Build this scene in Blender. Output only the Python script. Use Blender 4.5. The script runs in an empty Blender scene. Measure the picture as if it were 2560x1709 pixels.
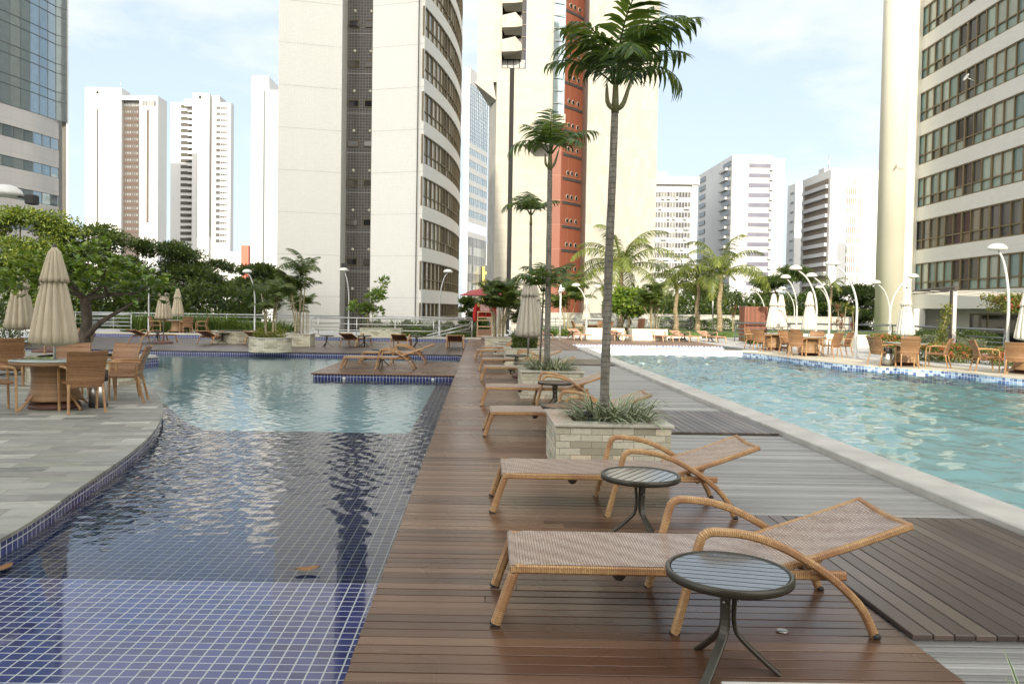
import bpy, bmesh, math, random
import numpy as np
from mathutils import Vector, Matrix, Euler
R = math.radians
PI = math.pi
random.seed(7)
rng = np.random.default_rng(7)
scene = bpy.context.scene
col = scene.collection

# ------------------------------------------------------------------ camera, sky, sun, exposure
H = 1.6
cam = bpy.data.cameras.new("camera")
cam.sensor_width = 36.0
cam.lens = 1975 / 2560 * 36.0
cam.shift_x = 0.0324
cam.shift_y = -0.0107
cam.clip_start = 0.05
cam.clip_end = 9000
camo = bpy.data.objects.new("camera", cam)
col.objects.link(camo)
PITCH, ROLL = R(1.65), 0.0155
_f = Vector((0, math.cos(PITCH), -math.sin(PITCH)))
_u = Vector((0, math.sin(PITCH), math.cos(PITCH)))
_r = Vector((1, 0, 0))
_r2 = math.cos(ROLL) * _r + math.sin(ROLL) * _u
_u2 = math.cos(ROLL) * _u - math.sin(ROLL) * _r
camo.matrix_world = Matrix(((_r2.x, _u2.x, -_f.x, 0), (_r2.y, _u2.y, -_f.y, 0), (_r2.z, _u2.z, -_f.z, H), (0, 0, 0, 1)))
scene.camera = camo

SUN_EL, SUN_AZ = R(25), R(-2)      # low sun straight behind the viewer
sun = bpy.data.lights.new("sun", 'SUN')
sun.energy = 2.0
sun.angle = R(0.5)
sun.color = (1.0, 0.90, 0.73)
suno = bpy.data.objects.new("sun", sun)
col.objects.link(suno)
_d = Vector((-math.sin(SUN_AZ) * math.cos(SUN_EL), math.cos(SUN_AZ) * math.cos(SUN_EL), -math.sin(SUN_EL)))
suno.rotation_euler = _d.to_track_quat('-Z', 'Y').to_euler()

world = bpy.data.worlds.new("World")
scene.world = world
world.use_nodes = True
wn, wl = world.node_tree.nodes, world.node_tree.links
wn.clear()
wo = wn.new('ShaderNodeOutputWorld')
wb = wn.new('ShaderNodeBackground')
wb.inputs['Strength'].default_value = 0.15
sky = wn.new('ShaderNodeTexSky')
sky.sky_type = 'NISHITA'
sky.sun_disc = False
sky.sun_elevation = SUN_EL
sky.sun_rotation = R(180 + 2)
sky.altitude = 0
sky.air_density = 1.0
sky.dust_density = 2.0
sky.ozone_density = 1.0
tc = wn.new('ShaderNodeTexCoord')
mp = wn.new('ShaderNodeMapping')
mp.inputs['Scale'].default_value = (1.0, 1.0, 2.6)
mp.inputs['Location'].default_value = (0.95, 0.1, 0.2)
nz = wn.new('ShaderNodeTexNoise')
nz.inputs['Scale'].default_value = 2.3
nz.inputs['Detail'].default_value = 9
nz.inputs['Roughness'].default_value = 0.58
rp = wn.new('ShaderNodeValToRGB')
rp.color_ramp.elements[0].position = 0.47
rp.color_ramp.elements[1].position = 0.68
mixc = wn.new('ShaderNodeMixRGB')
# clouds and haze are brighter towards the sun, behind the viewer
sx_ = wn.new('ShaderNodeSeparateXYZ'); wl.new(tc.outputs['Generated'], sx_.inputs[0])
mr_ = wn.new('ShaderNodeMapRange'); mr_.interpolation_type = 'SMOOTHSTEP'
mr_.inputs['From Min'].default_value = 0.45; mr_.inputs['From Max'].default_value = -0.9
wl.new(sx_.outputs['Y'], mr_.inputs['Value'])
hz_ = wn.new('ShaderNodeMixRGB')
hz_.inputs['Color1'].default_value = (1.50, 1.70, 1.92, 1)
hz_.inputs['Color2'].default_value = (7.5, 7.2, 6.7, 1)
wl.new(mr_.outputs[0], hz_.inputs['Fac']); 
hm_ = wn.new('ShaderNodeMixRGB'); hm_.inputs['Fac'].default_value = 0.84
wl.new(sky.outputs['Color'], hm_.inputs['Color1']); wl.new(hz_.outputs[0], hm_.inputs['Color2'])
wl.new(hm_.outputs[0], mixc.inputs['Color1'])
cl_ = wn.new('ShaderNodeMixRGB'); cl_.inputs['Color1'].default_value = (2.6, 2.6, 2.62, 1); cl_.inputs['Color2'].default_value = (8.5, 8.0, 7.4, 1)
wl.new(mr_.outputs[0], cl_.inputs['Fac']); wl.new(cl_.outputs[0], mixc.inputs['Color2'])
wl.new(tc.outputs['Generated'], mp.inputs['Vector'])
wl.new(mp.outputs['Vector'], nz.inputs['Vector'])
wl.new(nz.outputs['Fac'], rp.inputs['Fac'])
wl.new(rp.outputs['Color'], mixc.inputs['Fac'])
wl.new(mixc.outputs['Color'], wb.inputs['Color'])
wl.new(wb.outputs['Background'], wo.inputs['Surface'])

scene.view_settings.view_transform = 'Standard'
scene.view_settings.look = 'None'
scene.view_settings.gamma = 1
scene.view_settings.exposure = 1.6
scene.render.engine = 'CYCLES'
scene.cycles.use_denoising = True
scene.cycles.max_bounces = 8
scene.cycles.transparent_max_bounces = 12
scene.cycles.sample_clamp_indirect = 6
scene.cycles.caustics_reflective = False

# ------------------------------------------------------------------ helpers
def ray(px, py):
    return _r2 * ((px - 1197) / 1975) - _u2 * ((py - 827) / 1975) + _f
def G(px, py, z=0.0):
    """ground point seen at a pixel of the photograph, at height z"""
    d = ray(px, py); t = (z - H) / d.z
    return Vector((d.x * t, d.y * t, z))
def D(px, py, Y):
    """point seen at a pixel at distance Y"""
    d = ray(px, py); t = Y / d.y
    return Vector((d.x * t, Y, H + d.z * t))
def X(px, Y, py=770):
    return D(px, py, Y).x
def Zh(px, py, Y):
    return D(px, py, Y).z

def tag(o, label=None, cat=None, group=None, kind=None):
    if label: o['label'] = label
    if cat: o['category'] = cat
    if group: o['group'] = group
    if kind: o['kind'] = kind
    return o
def thing(name, label, cat, loc=(0, 0, 0), rz=0.0, group=None):
    o = bpy.data.objects.new(name, None); col.objects.link(o)
    o.empty_display_size = 0.2
    o.location = loc; o.rotation_euler = (0, 0, rz)
    return tag(o, label, cat, group)
def dup(root, loc, rz=0.0, label=None, group=None, scale=None):
    r = root.copy(); col.objects.link(r); r.location = loc; r.rotation_euler = (0, 0, rz)
    if scale: r.scale = (scale, scale, scale)
    if label: r['label'] = label
    if group: r['group'] = group
    for ch in list(root.children):
        c = ch.copy(); col.objects.link(c); c.parent = r
        for g in ch.children:
            d = g.copy(); col.objects.link(d); d.parent = c
    return r
def catmull(pts, n=6):
    pts = [np.array(p, float) for p in pts]
    out = []
    for i in range(len(pts) - 1):
        p0 = pts[max(i - 1, 0)]; p1 = pts[i]; p2 = pts[i + 1]; p3 = pts[min(i + 2, len(pts) - 1)]
        for k in range(n):
            t = k / n
            out.append(0.5 * (2 * p1 + (p2 - p0) * t + (2 * p0 - 5 * p1 + 4 * p2 - p3) * t * t + (3 * p1 - p0 - 3 * p2 + p3) * t ** 3))
    out.append(pts[-1])
    return out

class MB:
    def __init__(s):
        s.v = []; s.f = []; s.uv = []; s.sm = []
    def add(s, vs, fs, uvs=None, smooth=False, M=None):
        b = len(s.v)
        for p in vs:
            if M is not None: p = M @ Vector(p)
            s.v.append((p[0], p[1], p[2]))
        for i, f in enumerate(fs):
            s.f.append(tuple(b + k for k in f))
            s.uv.append(uvs[i] if uvs else None)
            s.sm.append(smooth)
        return s
    def box(s, x0, x1, y0, y1, z0, z1, M=None):
        v = [(x0, y0, z0), (x1, y0, z0), (x1, y1, z0), (x0, y1, z0), (x0, y0, z1), (x1, y0, z1), (x1, y1, z1), (x0, y1, z1)]
        f = [(0, 3, 2, 1), (4, 5, 6, 7), (0, 1, 5, 4), (1, 2, 6, 5), (2, 3, 7, 6), (3, 0, 4, 7)]
        return s.add(v, f, M=M)
    def bbox(s, x0, x1, y0, y1, z0, z1, b=0.006, M=None):
        """box with chamfered edges"""
        v = []; 
        def ring(z, i):
            return [(x0 + i, y0 + i, z), (x1 - i, y0 + i, z), (x1 - i, y1 - i, z), (x0 + i, y1 - i, z)]
        v = ring(z0, b) + ring(z0 + b, 0) + ring(z1 - b, 0) + ring(z1, b)
        f = [(3, 2, 1, 0), (12, 13, 14, 15)]
        for r in range(3):
            for k in range(4):
                a = r * 4 + k; c = r * 4 + (k + 1) % 4
                f.append((a, c, c + 4, a + 4))
        return s.add(v, f, M=M)
    def prism(s, poly, z0, z1, bottom=True):
        n = len(poly)
        v = [(p[0], p[1], z0) for p in poly] + [(p[0], p[1], z1) for p in poly]
        f = [tuple(range(n, 2 * n))]
        if bottom: f.append(tuple(reversed(range(n))))
        uv = [None] * len(f)
        L = 0
        for k in range(n):
            j = (k + 1) % n
            d = math.hypot(poly[j][0] - poly[k][0], poly[j][1] - poly[k][1])
            f.append((k, j, n + j, n + k)); uv.append([(L, z0), (L + d, z0), (L + d, z1), (L, z1)]); L += d
        return s.add(v, f, uv)
    def wall(s, pts, z0, z1, L0=0.0, smooth=False):
        """vertical sheet along a plan polyline; uv = length, height"""
        n = len(pts); v = []; f = []; uv = []; L = L0
        for p in pts: v += [(p[0], p[1], z0), (p[0], p[1], z1)]
        for k in range(n - 1):
            d = math.hypot(pts[k + 1][0] - pts[k][0], pts[k + 1][1] - pts[k][1])
            f.append((2 * k, 2 * k + 2, 2 * k + 3, 2 * k + 1)); uv.append([(L, z0), (L + d, z0), (L + d, z1), (L, z1)]); L += d
        return s.add(v, f, uv, smooth)
    def tube(s, pts, r, n=8, cap=True, smooth=True, M=None):
        pts = [Vector(p) for p in pts]; m = len(pts)
        rs = r if isinstance(r, (list, tuple)) else [r] * m
        v = []; f = []; uv = []; L = [0]
        for i in range(1, m): L.append(L[-1] + (pts[i] - pts[i - 1]).length)
        t0 = (pts[1] - pts[0]).normalized()
        a = Vector((0, 0, 1)) if abs(t0.z) < 0.9 else Vector((1, 0, 0))
        nrm = (a - t0 * a.dot(t0)).normalized()
        for i in range(m):
            t = ((pts[min(i + 1, m - 1)] - pts[max(i - 1, 0)])).normalized()
            nrm = (nrm - t * nrm.dot(t)).normalized(); bi = t.cross(nrm)
            for k in range(n):
                an = 2 * PI * k / n
                v.append(pts[i] + (nrm * math.cos(an) + bi * math.sin(an)) * rs[i])
        for i in range(m - 1):
            for k in range(n):
                j = (k + 1) % n
                f.append((i * n + k, i * n + j, (i + 1) * n + j, (i + 1) * n + k))
                c = 2 * PI * max(rs[i], 1e-4) / n
                uv.append([(k * c, L[i]), ((k + 1) * c, L[i]), ((k + 1) * c, L[i + 1]), (k * c, L[i + 1])])
        if cap:
            f.append(tuple(reversed(range(n)))); uv.append(None)
            f.append(tuple(range((m - 1) * n, m * n))); uv.append(None)
        return s.add(v, f, uv, smooth, M)
    def sweep(s, pts, w, h, side, M=None, bev=0.25):
        """rectangular section (rounded corners) along a path; side = sideways unit vector, w across it, h in plane"""
        pts = [Vector(p) for p in pts]; m = len(pts); sd = Vector(side).normalized()
        v = []; f = []; uv = []; L = [0]
        for i in range(1, m): L.append(L[-1] + (pts[i] - pts[i - 1]).length)
        b = min(w, h) * bev
        prof = [(-w / 2, -h / 2 + b), (-w / 2 + b, -h / 2), (w / 2 - b, -h / 2), (w / 2, -h / 2 + b), (w / 2, h / 2 - b), (w / 2 - b, h / 2), (-w / 2 + b, h / 2), (-w / 2, h / 2 - b)]
        n = len(prof)
        per = [0]
        for k in range(n):
            a, c = prof[k], prof[(k + 1) % n]; per.append(per[-1] + math.hypot(a[0] - c[0], a[1] - c[1]))
        for i in range(m):
            t = (pts[min(i + 1, m - 1)] - pts[max(i - 1, 0)]).normalized()
            up = sd.cross(t).normalized()
            k0 = 1.0
            if 0 < i < m - 1:
                c_ = (pts[i] - pts[i - 1]).normalized().dot(t); k0 = 1 / max(c_, 0.6)
            for (a, c) in prof: v.append(pts[i] + sd * a + up * (c * k0))
        for i in range(m - 1):
            for k in range(n):
                j = (k + 1) % n
                f.append((i * n + k, i * n + j, (i + 1) * n + j, (i + 1) * n + k))
                uv.append([(per[k], L[i]), (per[k + 1], L[i]), (per[k + 1], L[i + 1]), (per[k], L[i + 1])])
        f.append(tuple(reversed(range(n)))); uv.append(None)
        f.append(tuple(range((m - 1) * n, m * n))); uv.append(None)
        return s.add(v, f, uv, False, M)
    def lathe(s, prof, n=24, c=(0, 0, 0), smooth=True, M=None, flute=0.0, nf=8, ph=0.0, caps=True):
        """prof = [(r, z)]; flute adds folds to the radius"""
        v = []; f = []; uv = []; L = [0]
        for i in range(1, len(prof)): L.append(L[-1] + math.hypot(prof[i][0] - prof[i - 1][0], prof[i][1] - prof[i - 1][1]))
        rm = max(p[0] for p in prof)
        for (r, z) in prof:
            for k in range(n):
                a = 2 * PI * k / n
                q_ = abs(math.cos(nf * a / 2 + ph + .35 * z)); rr = r * (1 + .25 * flute - 2.2 * flute * (1 - q_) ** 1.6 + .4 * flute * math.cos(5 * a + ph))
                v.append((c[0] + rr * math.cos(a), c[1] + rr * math.sin(a), c[2] + z))
        for i in range(len(prof) - 1):
            for k in range(n):
                j = (k + 1) % n
                f.append((i * n + k, i * n + j, (i + 1) * n + j, (i + 1) * n + k))
                q = 2 * PI * rm / n
                uv.append([(k * q, L[i]), ((k + 1) * q, L[i]), ((k + 1) * q, L[i + 1]), (k * q, L[i + 1])])
        if caps and prof[0][0] > 1e-4: f.append(tuple(reversed(range(n)))); uv.append(None)
        if caps and prof[-1][0] > 1e-4: f.append(tuple(range((len(prof) - 1) * n, len(prof) * n))); uv.append(None)
        return s.add(v, f, uv, smooth, M)
    def blob(s, c, r, n=10, m=6, amp=0.0):
        v = []; f = []
        for i in range(m + 1):
            th = PI * i / m
            for k in range(n):
                a = 2 * PI * k / n; q = 1 + amp * (random.random() - .5)
                v.append((c[0] + r[0] * q * math.sin(th) * math.cos(a), c[1] + r[1] * q * math.sin(th) * math.sin(a), c[2] - r[2] * q * math.cos(th)))
        for i in range(m):
            for k in range(n):
                j = (k + 1) % n
                f.append((i * n + k, i * n + j, (i + 1) * n + j, (i + 1) * n + k))
        return s.add(v, f, None, True)
    def mesh(s, name):
        me = bpy.data.meshes.new(name)
        me.from_pydata(s.v, [], s.f)
        uvl = me.uv_layers.new(name="UVMap")
        dat = np.zeros((len(me.loops), 2), np.float32)
        V = s.v; li = 0
        for fi, f in enumerate(s.f):
            u = s.uv[fi]
            if u is None:
                p0 = V[f[0]]; p1 = V[f[1]]; p2 = V[f[2]]
                ax, ay, az = p1[0] - p0[0], p1[1] - p0[1], p1[2] - p0[2]
                bx, by, bz = p2[0] - p0[0], p2[1] - p0[1], p2[2] - p0[2]
                nx, ny, nzz = abs(ay * bz - az * by), abs(az * bx - ax * bz), abs(ax * by - ay * bx)
                if nzz >= nx and nzz >= ny: i0, i1 = 0, 1
                elif nx >= ny: i0, i1 = 1, 2
                else: i0, i1 = 0, 2
                for k in f:
                    dat[li] = (V[k][i0], V[k][i1]); li += 1
            else:
                for k in range(len(f)):
                    dat[li] = u[k]; li += 1
        uvl.data.foreach_set('uv', dat.ravel())
        me.polygons.foreach_set('use_smooth', s.sm)
        me.update()
        return me
    def build(s, name, mat, parent=None, loc=None, rot=None):
        me = s.mesh(name)
        o = bpy.data.objects.new(name, me)
        col.objects.link(o)
        if mat: me.materials.append(mat)
        if parent: o.parent = parent
        if loc is not None: o.location = loc
        if rot is not None: o.rotation_euler = rot
        return o
def obj(name, me, mat=None, parent=None, loc=None, rot=None):
    o = bpy.data.objects.new(name, me); col.objects.link(o)
    if mat and not me.materials: me.materials.append(mat)
    if parent: o.parent = parent
    if loc is not None: o.location = loc
    if rot is not None: o.rotation_euler = rot
    return o
def struct(o, ):
    o['kind'] = 'structure'; return o
def npmesh(name, v, f, smooth=False):
    """v (N,3), f (M,4) arrays"""
    me = bpy.data.meshes.new(name)
    me.vertices.add(len(v)); me.vertices.foreach_set('co', np.asarray(v, np.float32).ravel())
    k = f.shape[1]
    me.loops.add(f.size); me.loops.foreach_set('vertex_index', f.astype(np.int32).ravel())
    me.polygons.add(len(f)); me.polygons.foreach_set('loop_start', np.arange(0, f.size, k, dtype=np.int32))
    me.polygons.foreach_set('loop_total', np.full(len(f), k, np.int32))
    me.polygons.foreach_set('use_smooth', np.full(len(f), smooth))
    me.update(calc_edges=True); me.validate()
    return me
def leaves(c, L, W, up=0.35, out=None, fold=0.25, droop=0.0, r=None):
    """N leaf-sized diamond faces at points c (N,3): returns v, f. out = outward directions"""
    r = r or rng
    N = len(c)
    d = r.normal(size=(N, 3))
    if out is not None: d = d * 0.7 + out * 1.0
    d[:, 2] += up - droop
    d /= np.linalg.norm(d, axis=1)[:, None] + 1e-9
    a = r.normal(size=(N, 3)); s_ = np.cross(d, a); s_ /= np.linalg.norm(s_, axis=1)[:, None] + 1e-9
    n = np.cross(s_, d)
    l = L * (0.7 + 0.6 * r.random((N, 1))); w = W * (0.7 + 0.6 * r.random((N, 1)))
    p0 = c; p2 = c + d * l
    m = c + d * l * 0.55 - n * 0
    p1 = m + s_ * w / 2 + n * w * fold; p3 = m - s_ * w / 2 + n * w * fold
    v = np.stack([p0, p1, p2, p3], 1).reshape(-1, 3)
    f = np.arange(4 * N).reshape(N, 4)
    return v, f
def ell(c, r, n, shell=0.55, g=None):
    """points in an ellipsoid, pushed outwards; returns points, outward unit vectors"""
    g = g or rng
    d = g.normal(size=(n, 3)); d /= np.linalg.norm(d, axis=1)[:, None]
    t = shell + (1 - shell) * g.random((n, 1)); t *= (0.85 + 0.3 * g.random((n, 1)))
    return np.array(c) + d * t * np.array(r), d
# ------------------------------------------------------------------ materials
class NT:
    def __init__(s, name):
        s.m = bpy.data.materials.new(name); s.m.use_nodes = True
        s.n, s.l = s.m.node_tree.nodes, s.m.node_tree.links
        s.b = s.n['Principled BSDF']
    def node(s, t, **kw):
        x = s.n.new(t)
        for k, v in kw.items():
            if k.startswith('i_'): x.inputs[k[2:].replace('_', ' ')].default_value = v
            else: setattr(x, k, v)
        return x
    def link(s, a, b): s.l.new(a, b)
    def co(s, kind='UV', scale=(1, 1, 1), rot=(0, 0, 0), loc=(0, 0, 0)):
        t = s.node('ShaderNodeTexCoord'); m = s.node('ShaderNodeMapping')
        m.inputs['Scale'].default_value = scale; m.inputs['Rotation'].default_value = rot; m.inputs['Location'].default_value = loc
        if kind == 'World':
            g = s.node('ShaderNodeNewGeometry'); s.link(g.outputs['Position'], m.inputs['Vector'])
        else:
            s.link(t.outputs[kind], m.inputs['Vector'])
        return m.outputs['Vector']
    def noise(s, vec, scale=5, detail=4, rough=0.55, dist=0.0):
        x = s.node('ShaderNodeTexNoise'); x.inputs['Scale'].default_value = scale; x.inputs['Detail'].default_value = detail
        x.inputs['Roughness'].default_value = rough; x.inputs['Distortion'].default_value = dist
        if vec is not None: s.link(vec, x.inputs['Vector'])
        return x.outputs['Fac']
    def ramp(s, fac, stops, interp='LINEAR'):
        x = s.node('ShaderNodeValToRGB'); e = x.color_ramp.elements
        x.color_ramp.interpolation = interp
        while len(e) < len(stops): e.new(0.5)
        for i, (p, c) in enumerate(stops):
            e[i].position = p; e[i].color = (c[0], c[1], c[2], 1) if len(c) == 3 else c
        if fac is not None: s.link(fac, x.inputs['Fac'])
        return x.outputs['Color']
    def mix(s, fac, a, b, mode='MIX'):
        x = s.node('ShaderNodeMixRGB', blend_type=mode)
        for inp, v in (('Fac', fac), ('Color1', a), ('Color2', b)):
            if isinstance(v, (int, float)): x.inputs[inp].default_value = v
            elif isinstance(v, tuple): x.inputs[inp].default_value = (v[0], v[1], v[2], 1)
            else: s.link(v, x.inputs[inp])
        return x.outputs['Color']
    def math(s, op, a, b=0.0):
        x = s.node('ShaderNodeMath', operation=op)
        for i, v in enumerate((a, b)):
            if isinstance(v, (int, float)): x.inputs[i].default_value = v
            else: s.link(v, x.inputs[i])
        return x.outputs['Value']
    def island(s):
        return s.node('ShaderNodeNewGeometry').outputs['Random Per Island']
    def brick(s, vec, w, h, mortar, c1=(1, 1, 1), c2=(0, 0, 0), cm=(.5, .5, .5), offset=0.5, bias=0.0, smooth=0.1):
        x = s.node('ShaderNodeTexBrick'); x.offset = offset; x.squash = 1
        for k, v in (('Color1', c1), ('Color2', c2), ('Mortar', cm)): x.inputs[k].default_value = (*v, 1)
        x.inputs['Scale'].default_value = 1; x.inputs['Mortar Size'].default_value = mortar; x.inputs['Mortar Smooth'].default_value = smooth
        x.inputs['Bias'].default_value = bias; x.inputs['Brick Width'].default_value = w; x.inputs['Row Height'].default_value = h
        s.link(vec, x.inputs['Vector'])
        return x
    def bump(s, h, strength=0.3, dist=0.01):
        x = s.node('ShaderNodeBump'); x.inputs['Strength'].default_value = strength; x.inputs['Distance'].default_value = dist
        s.link(h, x.inputs['Height']); s.link(x.outputs['Normal'], s.b.inputs['Normal'])
        return x
    def base(s, c):
        if isinstance(c, tuple): s.b.inputs['Base Color'].default_value = (*c, 1)
        else: s.link(c, s.b.inputs['Base Color'])
    def set(s, **kw):
        for k, v in kw.items(): 
            k = k.replace('_', ' ')
            if isinstance(v, (int, float, tuple)): s.b.inputs[k].default_value = v
            else: s.link(v, s.b.inputs[k])
        return s.m

def simple(name, c, rough=0.5, metal=0.0, var=0.12, scale=8.0, bump=0.0, kind='Object', **kw):
    t = NT(name); v = t.co(kind)
    n = t.noise(v, scale, 5)
    t.base(t.ramp(n, [(0.25, tuple(x * (1 - var) for x in c)), (0.75, tuple(min(1, x * (1 + var)) for x in c))]))
    if bump: t.bump(n, bump, 0.01)
    return t.set(Roughness=rough, Metallic=metal, **kw)

def wood(name, axis, dark, mid, light, rough=0.3, coat=0.0, grain=1.0):
    t = NT(name); isl = t.island()
    sc = (1.2, 28, 8) if axis == 'x' else (28, 1.2, 8)
    t2 = t.node('ShaderNodeTexCoord'); m = t.node('ShaderNodeMapping'); m.inputs['Scale'].default_value = sc
    t.link(t2.outputs['Object'], m.inputs['Vector'])
    off = t.node('ShaderNodeVectorMath', operation='ADD'); cmb = t.node('ShaderNodeCombineXYZ')
    k = t.math('MULTIPLY', isl, 37.0)
    t.link(k, cmb.inputs[0]); t.link(k, cmb.inputs[1]); t.link(m.outputs['Vector'], off.inputs[0]); t.link(cmb.outputs[0], off.inputs[1])
    n = t.noise(off.outputs[0], 1.6, 6, 0.6, 1.2)
    fine = t.noise(off.outputs[0], 7, 3, 0.7)
    f = t.math('ADD', t.math('MULTIPLY', isl, 0.62), t.math('MULTIPLY', n, 0.38))
    c = t.ramp(f, [(0.15, dark), (0.5, mid), (0.85, light)])
    c = t.mix(t.math('MULTIPLY', fine, 0.45 * grain), c, tuple(x * 0.55 for x in mid))
    big = t.noise(t.co('Object'), 0.9, 3)
    c = t.mix(t.math('MULTIPLY', t.math('SUBTRACT', big, 0.45), 0.8), c, tuple(min(1, x * 1.5 + .02) for x in mid))
    t.base(c)
    t.bump(t.math('ADD', n, t.math('MULTIPLY', fine, 0.4)), 0.12, 0.004)
    rr = t.math('ADD', t.math('MULTIPLY', big, 0.25), rough - 0.1)
    return t.set(Roughness=rr, Coat_Weight=coat, Coat_Roughness=0.15)

M = {}
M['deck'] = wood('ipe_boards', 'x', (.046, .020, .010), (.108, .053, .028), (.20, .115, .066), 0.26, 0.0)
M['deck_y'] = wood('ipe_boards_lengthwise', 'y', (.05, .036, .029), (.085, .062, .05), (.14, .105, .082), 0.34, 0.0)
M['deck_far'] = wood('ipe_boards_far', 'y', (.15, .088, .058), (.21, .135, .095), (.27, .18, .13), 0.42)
M['slat'] = wood('grey_grating', 'x', (.17, .17, .158), (.26, .26, .243), (.40, .40, .375), 0.5)
def wood_screen():
    return wood('red_brown_slats', 'y', (.16, .06, .035), (.24, .09, .05), (.32, .13, .08), 0.5)
M['screen'] = wood_screen()
def tile(name, c1, c2, grout, size=0.078, mort=0.0045, rough=0.1, kind='UV', rand=0.0, dirty=0.25, bump=0.25):
    t = NT(name); v = t.co(kind)
    b = t.brick(v, size, size, mort, c1, c2, grout, offset=0.0)
    c = b.outputs['Color']
    n = t.noise(t.co('Object'), 3, 5)
    c = t.mix(t.math('MULTIPLY', n, dirty), c, tuple(x * .7 + .05 for x in grout))
    if rand:
        w = t.node('ShaderNodeTexWhiteNoise', noise_dimensions='2D')
        sn = t.node('ShaderNodeVectorMath', operation='SNAP'); sn.inputs[1].default_value = (size, size, size)
        t.link(v, sn.inputs[0]); t.link(sn.outputs[0], w.inputs['Vector'])
        col_ = t.ramp(w.outputs['Value'], rand, 'CONSTANT')
        c = t.mix(b.outputs['Fac'], col_, grout)
    t.base(c)
    t.bump(t.math('ADD', t.math('MULTIPLY', b.outputs['Fac'], -1.0), t.math('MULTIPLY', n, 0.15)), bump, 0.003)
    return t.set(Roughness=t.math('ADD', t.math('MULTIPLY', b.outputs['Fac'], 0.4), rough))
M['tile_blue'] = tile('cobalt_tiles', (.018, .022, .13), (.028, .035, .17), (.55, .57, .55), dirty=0.06)
M['tile_floor'] = tile('cobalt_floor_tiles', (.007, .011, .085), (.019, .030, .150), (.36, .385, .375), mort=0.0042, rough=0.04, dirty=0.12, bump=0.12)
M['tile_floor'].node_tree.nodes['Principled BSDF'].inputs['IOR'].default_value = 1.45
M['tile_mix'] = tile('mixed_blue_tiles', (.3, .4, .5), (.2, .3, .4), (.72, .74, .72), size=0.11, mort=0.006, dirty=0.0,
                     rand=[(0, (.10, .16, .34)), (.28, (.19, .29, .50)), (.5, (.30, .43, .62)), (.72, (.45, .57, .70)), (.88, (.08, .13, .28))])
M['tile_white'] = tile('white_tiles_with_blue', (.8, .8, .8), (.7, .7, .7), (.82, .82, .80), size=0.11, mort=0.006, dirty=0.0,
                     rand=[(0, (.80, .81, .80)), (.62, (.55, .62, .72)), (.78, (.74, .77, .80)), (.93, (.38, .46, .62))])
M['tile_band'] = tile('white_grout_band', (.16, .18, .33), (.30, .33, .46), (.85, .85, .82), size=0.15, mort=0.018, dirty=0.0)
M['floor_pale'] = tile('pale_aqua_floor', (.52, .74, .77), (.56, .78, .80), (.58, .76, .78), size=0.15, mort=0.004, rough=0.3, dirty=0.12)
M['floor_turq'] = tile('turquoise_floor', (.56, .86, .84), (.62, .89, .87), (.68, .89, .87), size=0.15, mort=0.005, rough=0.3, dirty=0.12)
M['floor_kid'] = tile('pale_wading_floor', (.42, .55, .57), (.46, .6, .61), (.55, .62, .62), size=0.15, mort=0.004, rough=0.3, dirty=0.12)

def water(name, tint, ripple, rdist, scale, refr=True, aniso=(1, 1, 1), calm=None):
    t = NT(name); t.n.remove(t.b)
    out = [x for x in t.n if x.type == 'OUTPUT_MATERIAL'][0]
    v = t.co('World', scale=aniso)
    n1 = t.noise(v, scale, 3, 0.5, 0.6); n2 = t.noise(v, scale * 2.7, 2, 0.5, 0.3)
    h = t.math('ADD', n1, t.math('MULTIPLY', n2, 0.35))
    if calm:
        g = t.node('ShaderNodeNewGeometry'); sp = t.node('ShaderNodeSeparateXYZ'); t.link(g.outputs['Position'], sp.inputs[0])
        mr = t.node('ShaderNodeMapRange'); mr.inputs['From Min'].default_value = calm[0]; mr.inputs['From Max'].default_value = calm[1]
        mr.inputs['To Min'].default_value = calm[2]; mr.inputs['To Max'].default_value = 1.0
        t.link(sp.outputs['Y'], mr.inputs['Value']); h = t.math('MULTIPLY', h, mr.outputs[0])
    bp = t.node('ShaderNodeBump'); bp.inputs['Strength'].default_value = ripple; bp.inputs['Distance'].default_value = rdist
    t.link(h, bp.inputs['Height'])
    fr = t.node('ShaderNodeFresnel'); fr.inputs['IOR'].default_value = 1.45 if refr else 1.36; t.link(bp.outputs['Normal'], fr.inputs['Normal'])
    gl = t.node('ShaderNodeBsdfGlossy'); gl.inputs['Roughness'].default_value = 0.02; t.link(bp.outputs['Normal'], gl.inputs['Normal'])
    if refr:
        tr = t.node('ShaderNodeBsdfRefraction'); tr.inputs['IOR'].default_value = 1.33; tr.inputs['Roughness'].default_value = 0.0
        t.link(bp.outputs['Normal'], tr.inputs['Normal'])
    else:
        tr = t.node('ShaderNodeBsdfTransparent')
    tr.inputs['Color'].default_value = (*tint, 1)
    mx = t.node('ShaderNodeMixShader'); t.link(fr.outputs[0], mx.inputs[0]); t.link(tr.outputs[0], mx.inputs[1]); t.link(gl.outputs[0], mx.inputs[2])
    t.link(mx.outputs[0], out.inputs['Surface'])
    return t.m
M['water_left'] = water('still_water', (.88, .95, .97), 0.12, 0.003, 20.0, True, (1.0, 2.0, 1), calm=(5.2, 8.0, 0.02))
M['water_right'] = water('rippled_water', (.90, .98, .98), 0.25, 0.006, 14, False, (1.0, 2.0, 1))
M['water_kid'] = water('wading_water', (.85, .95, .96), 0.5, 0.01, 5.0, False, (1, 1.5, 1))

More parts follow.
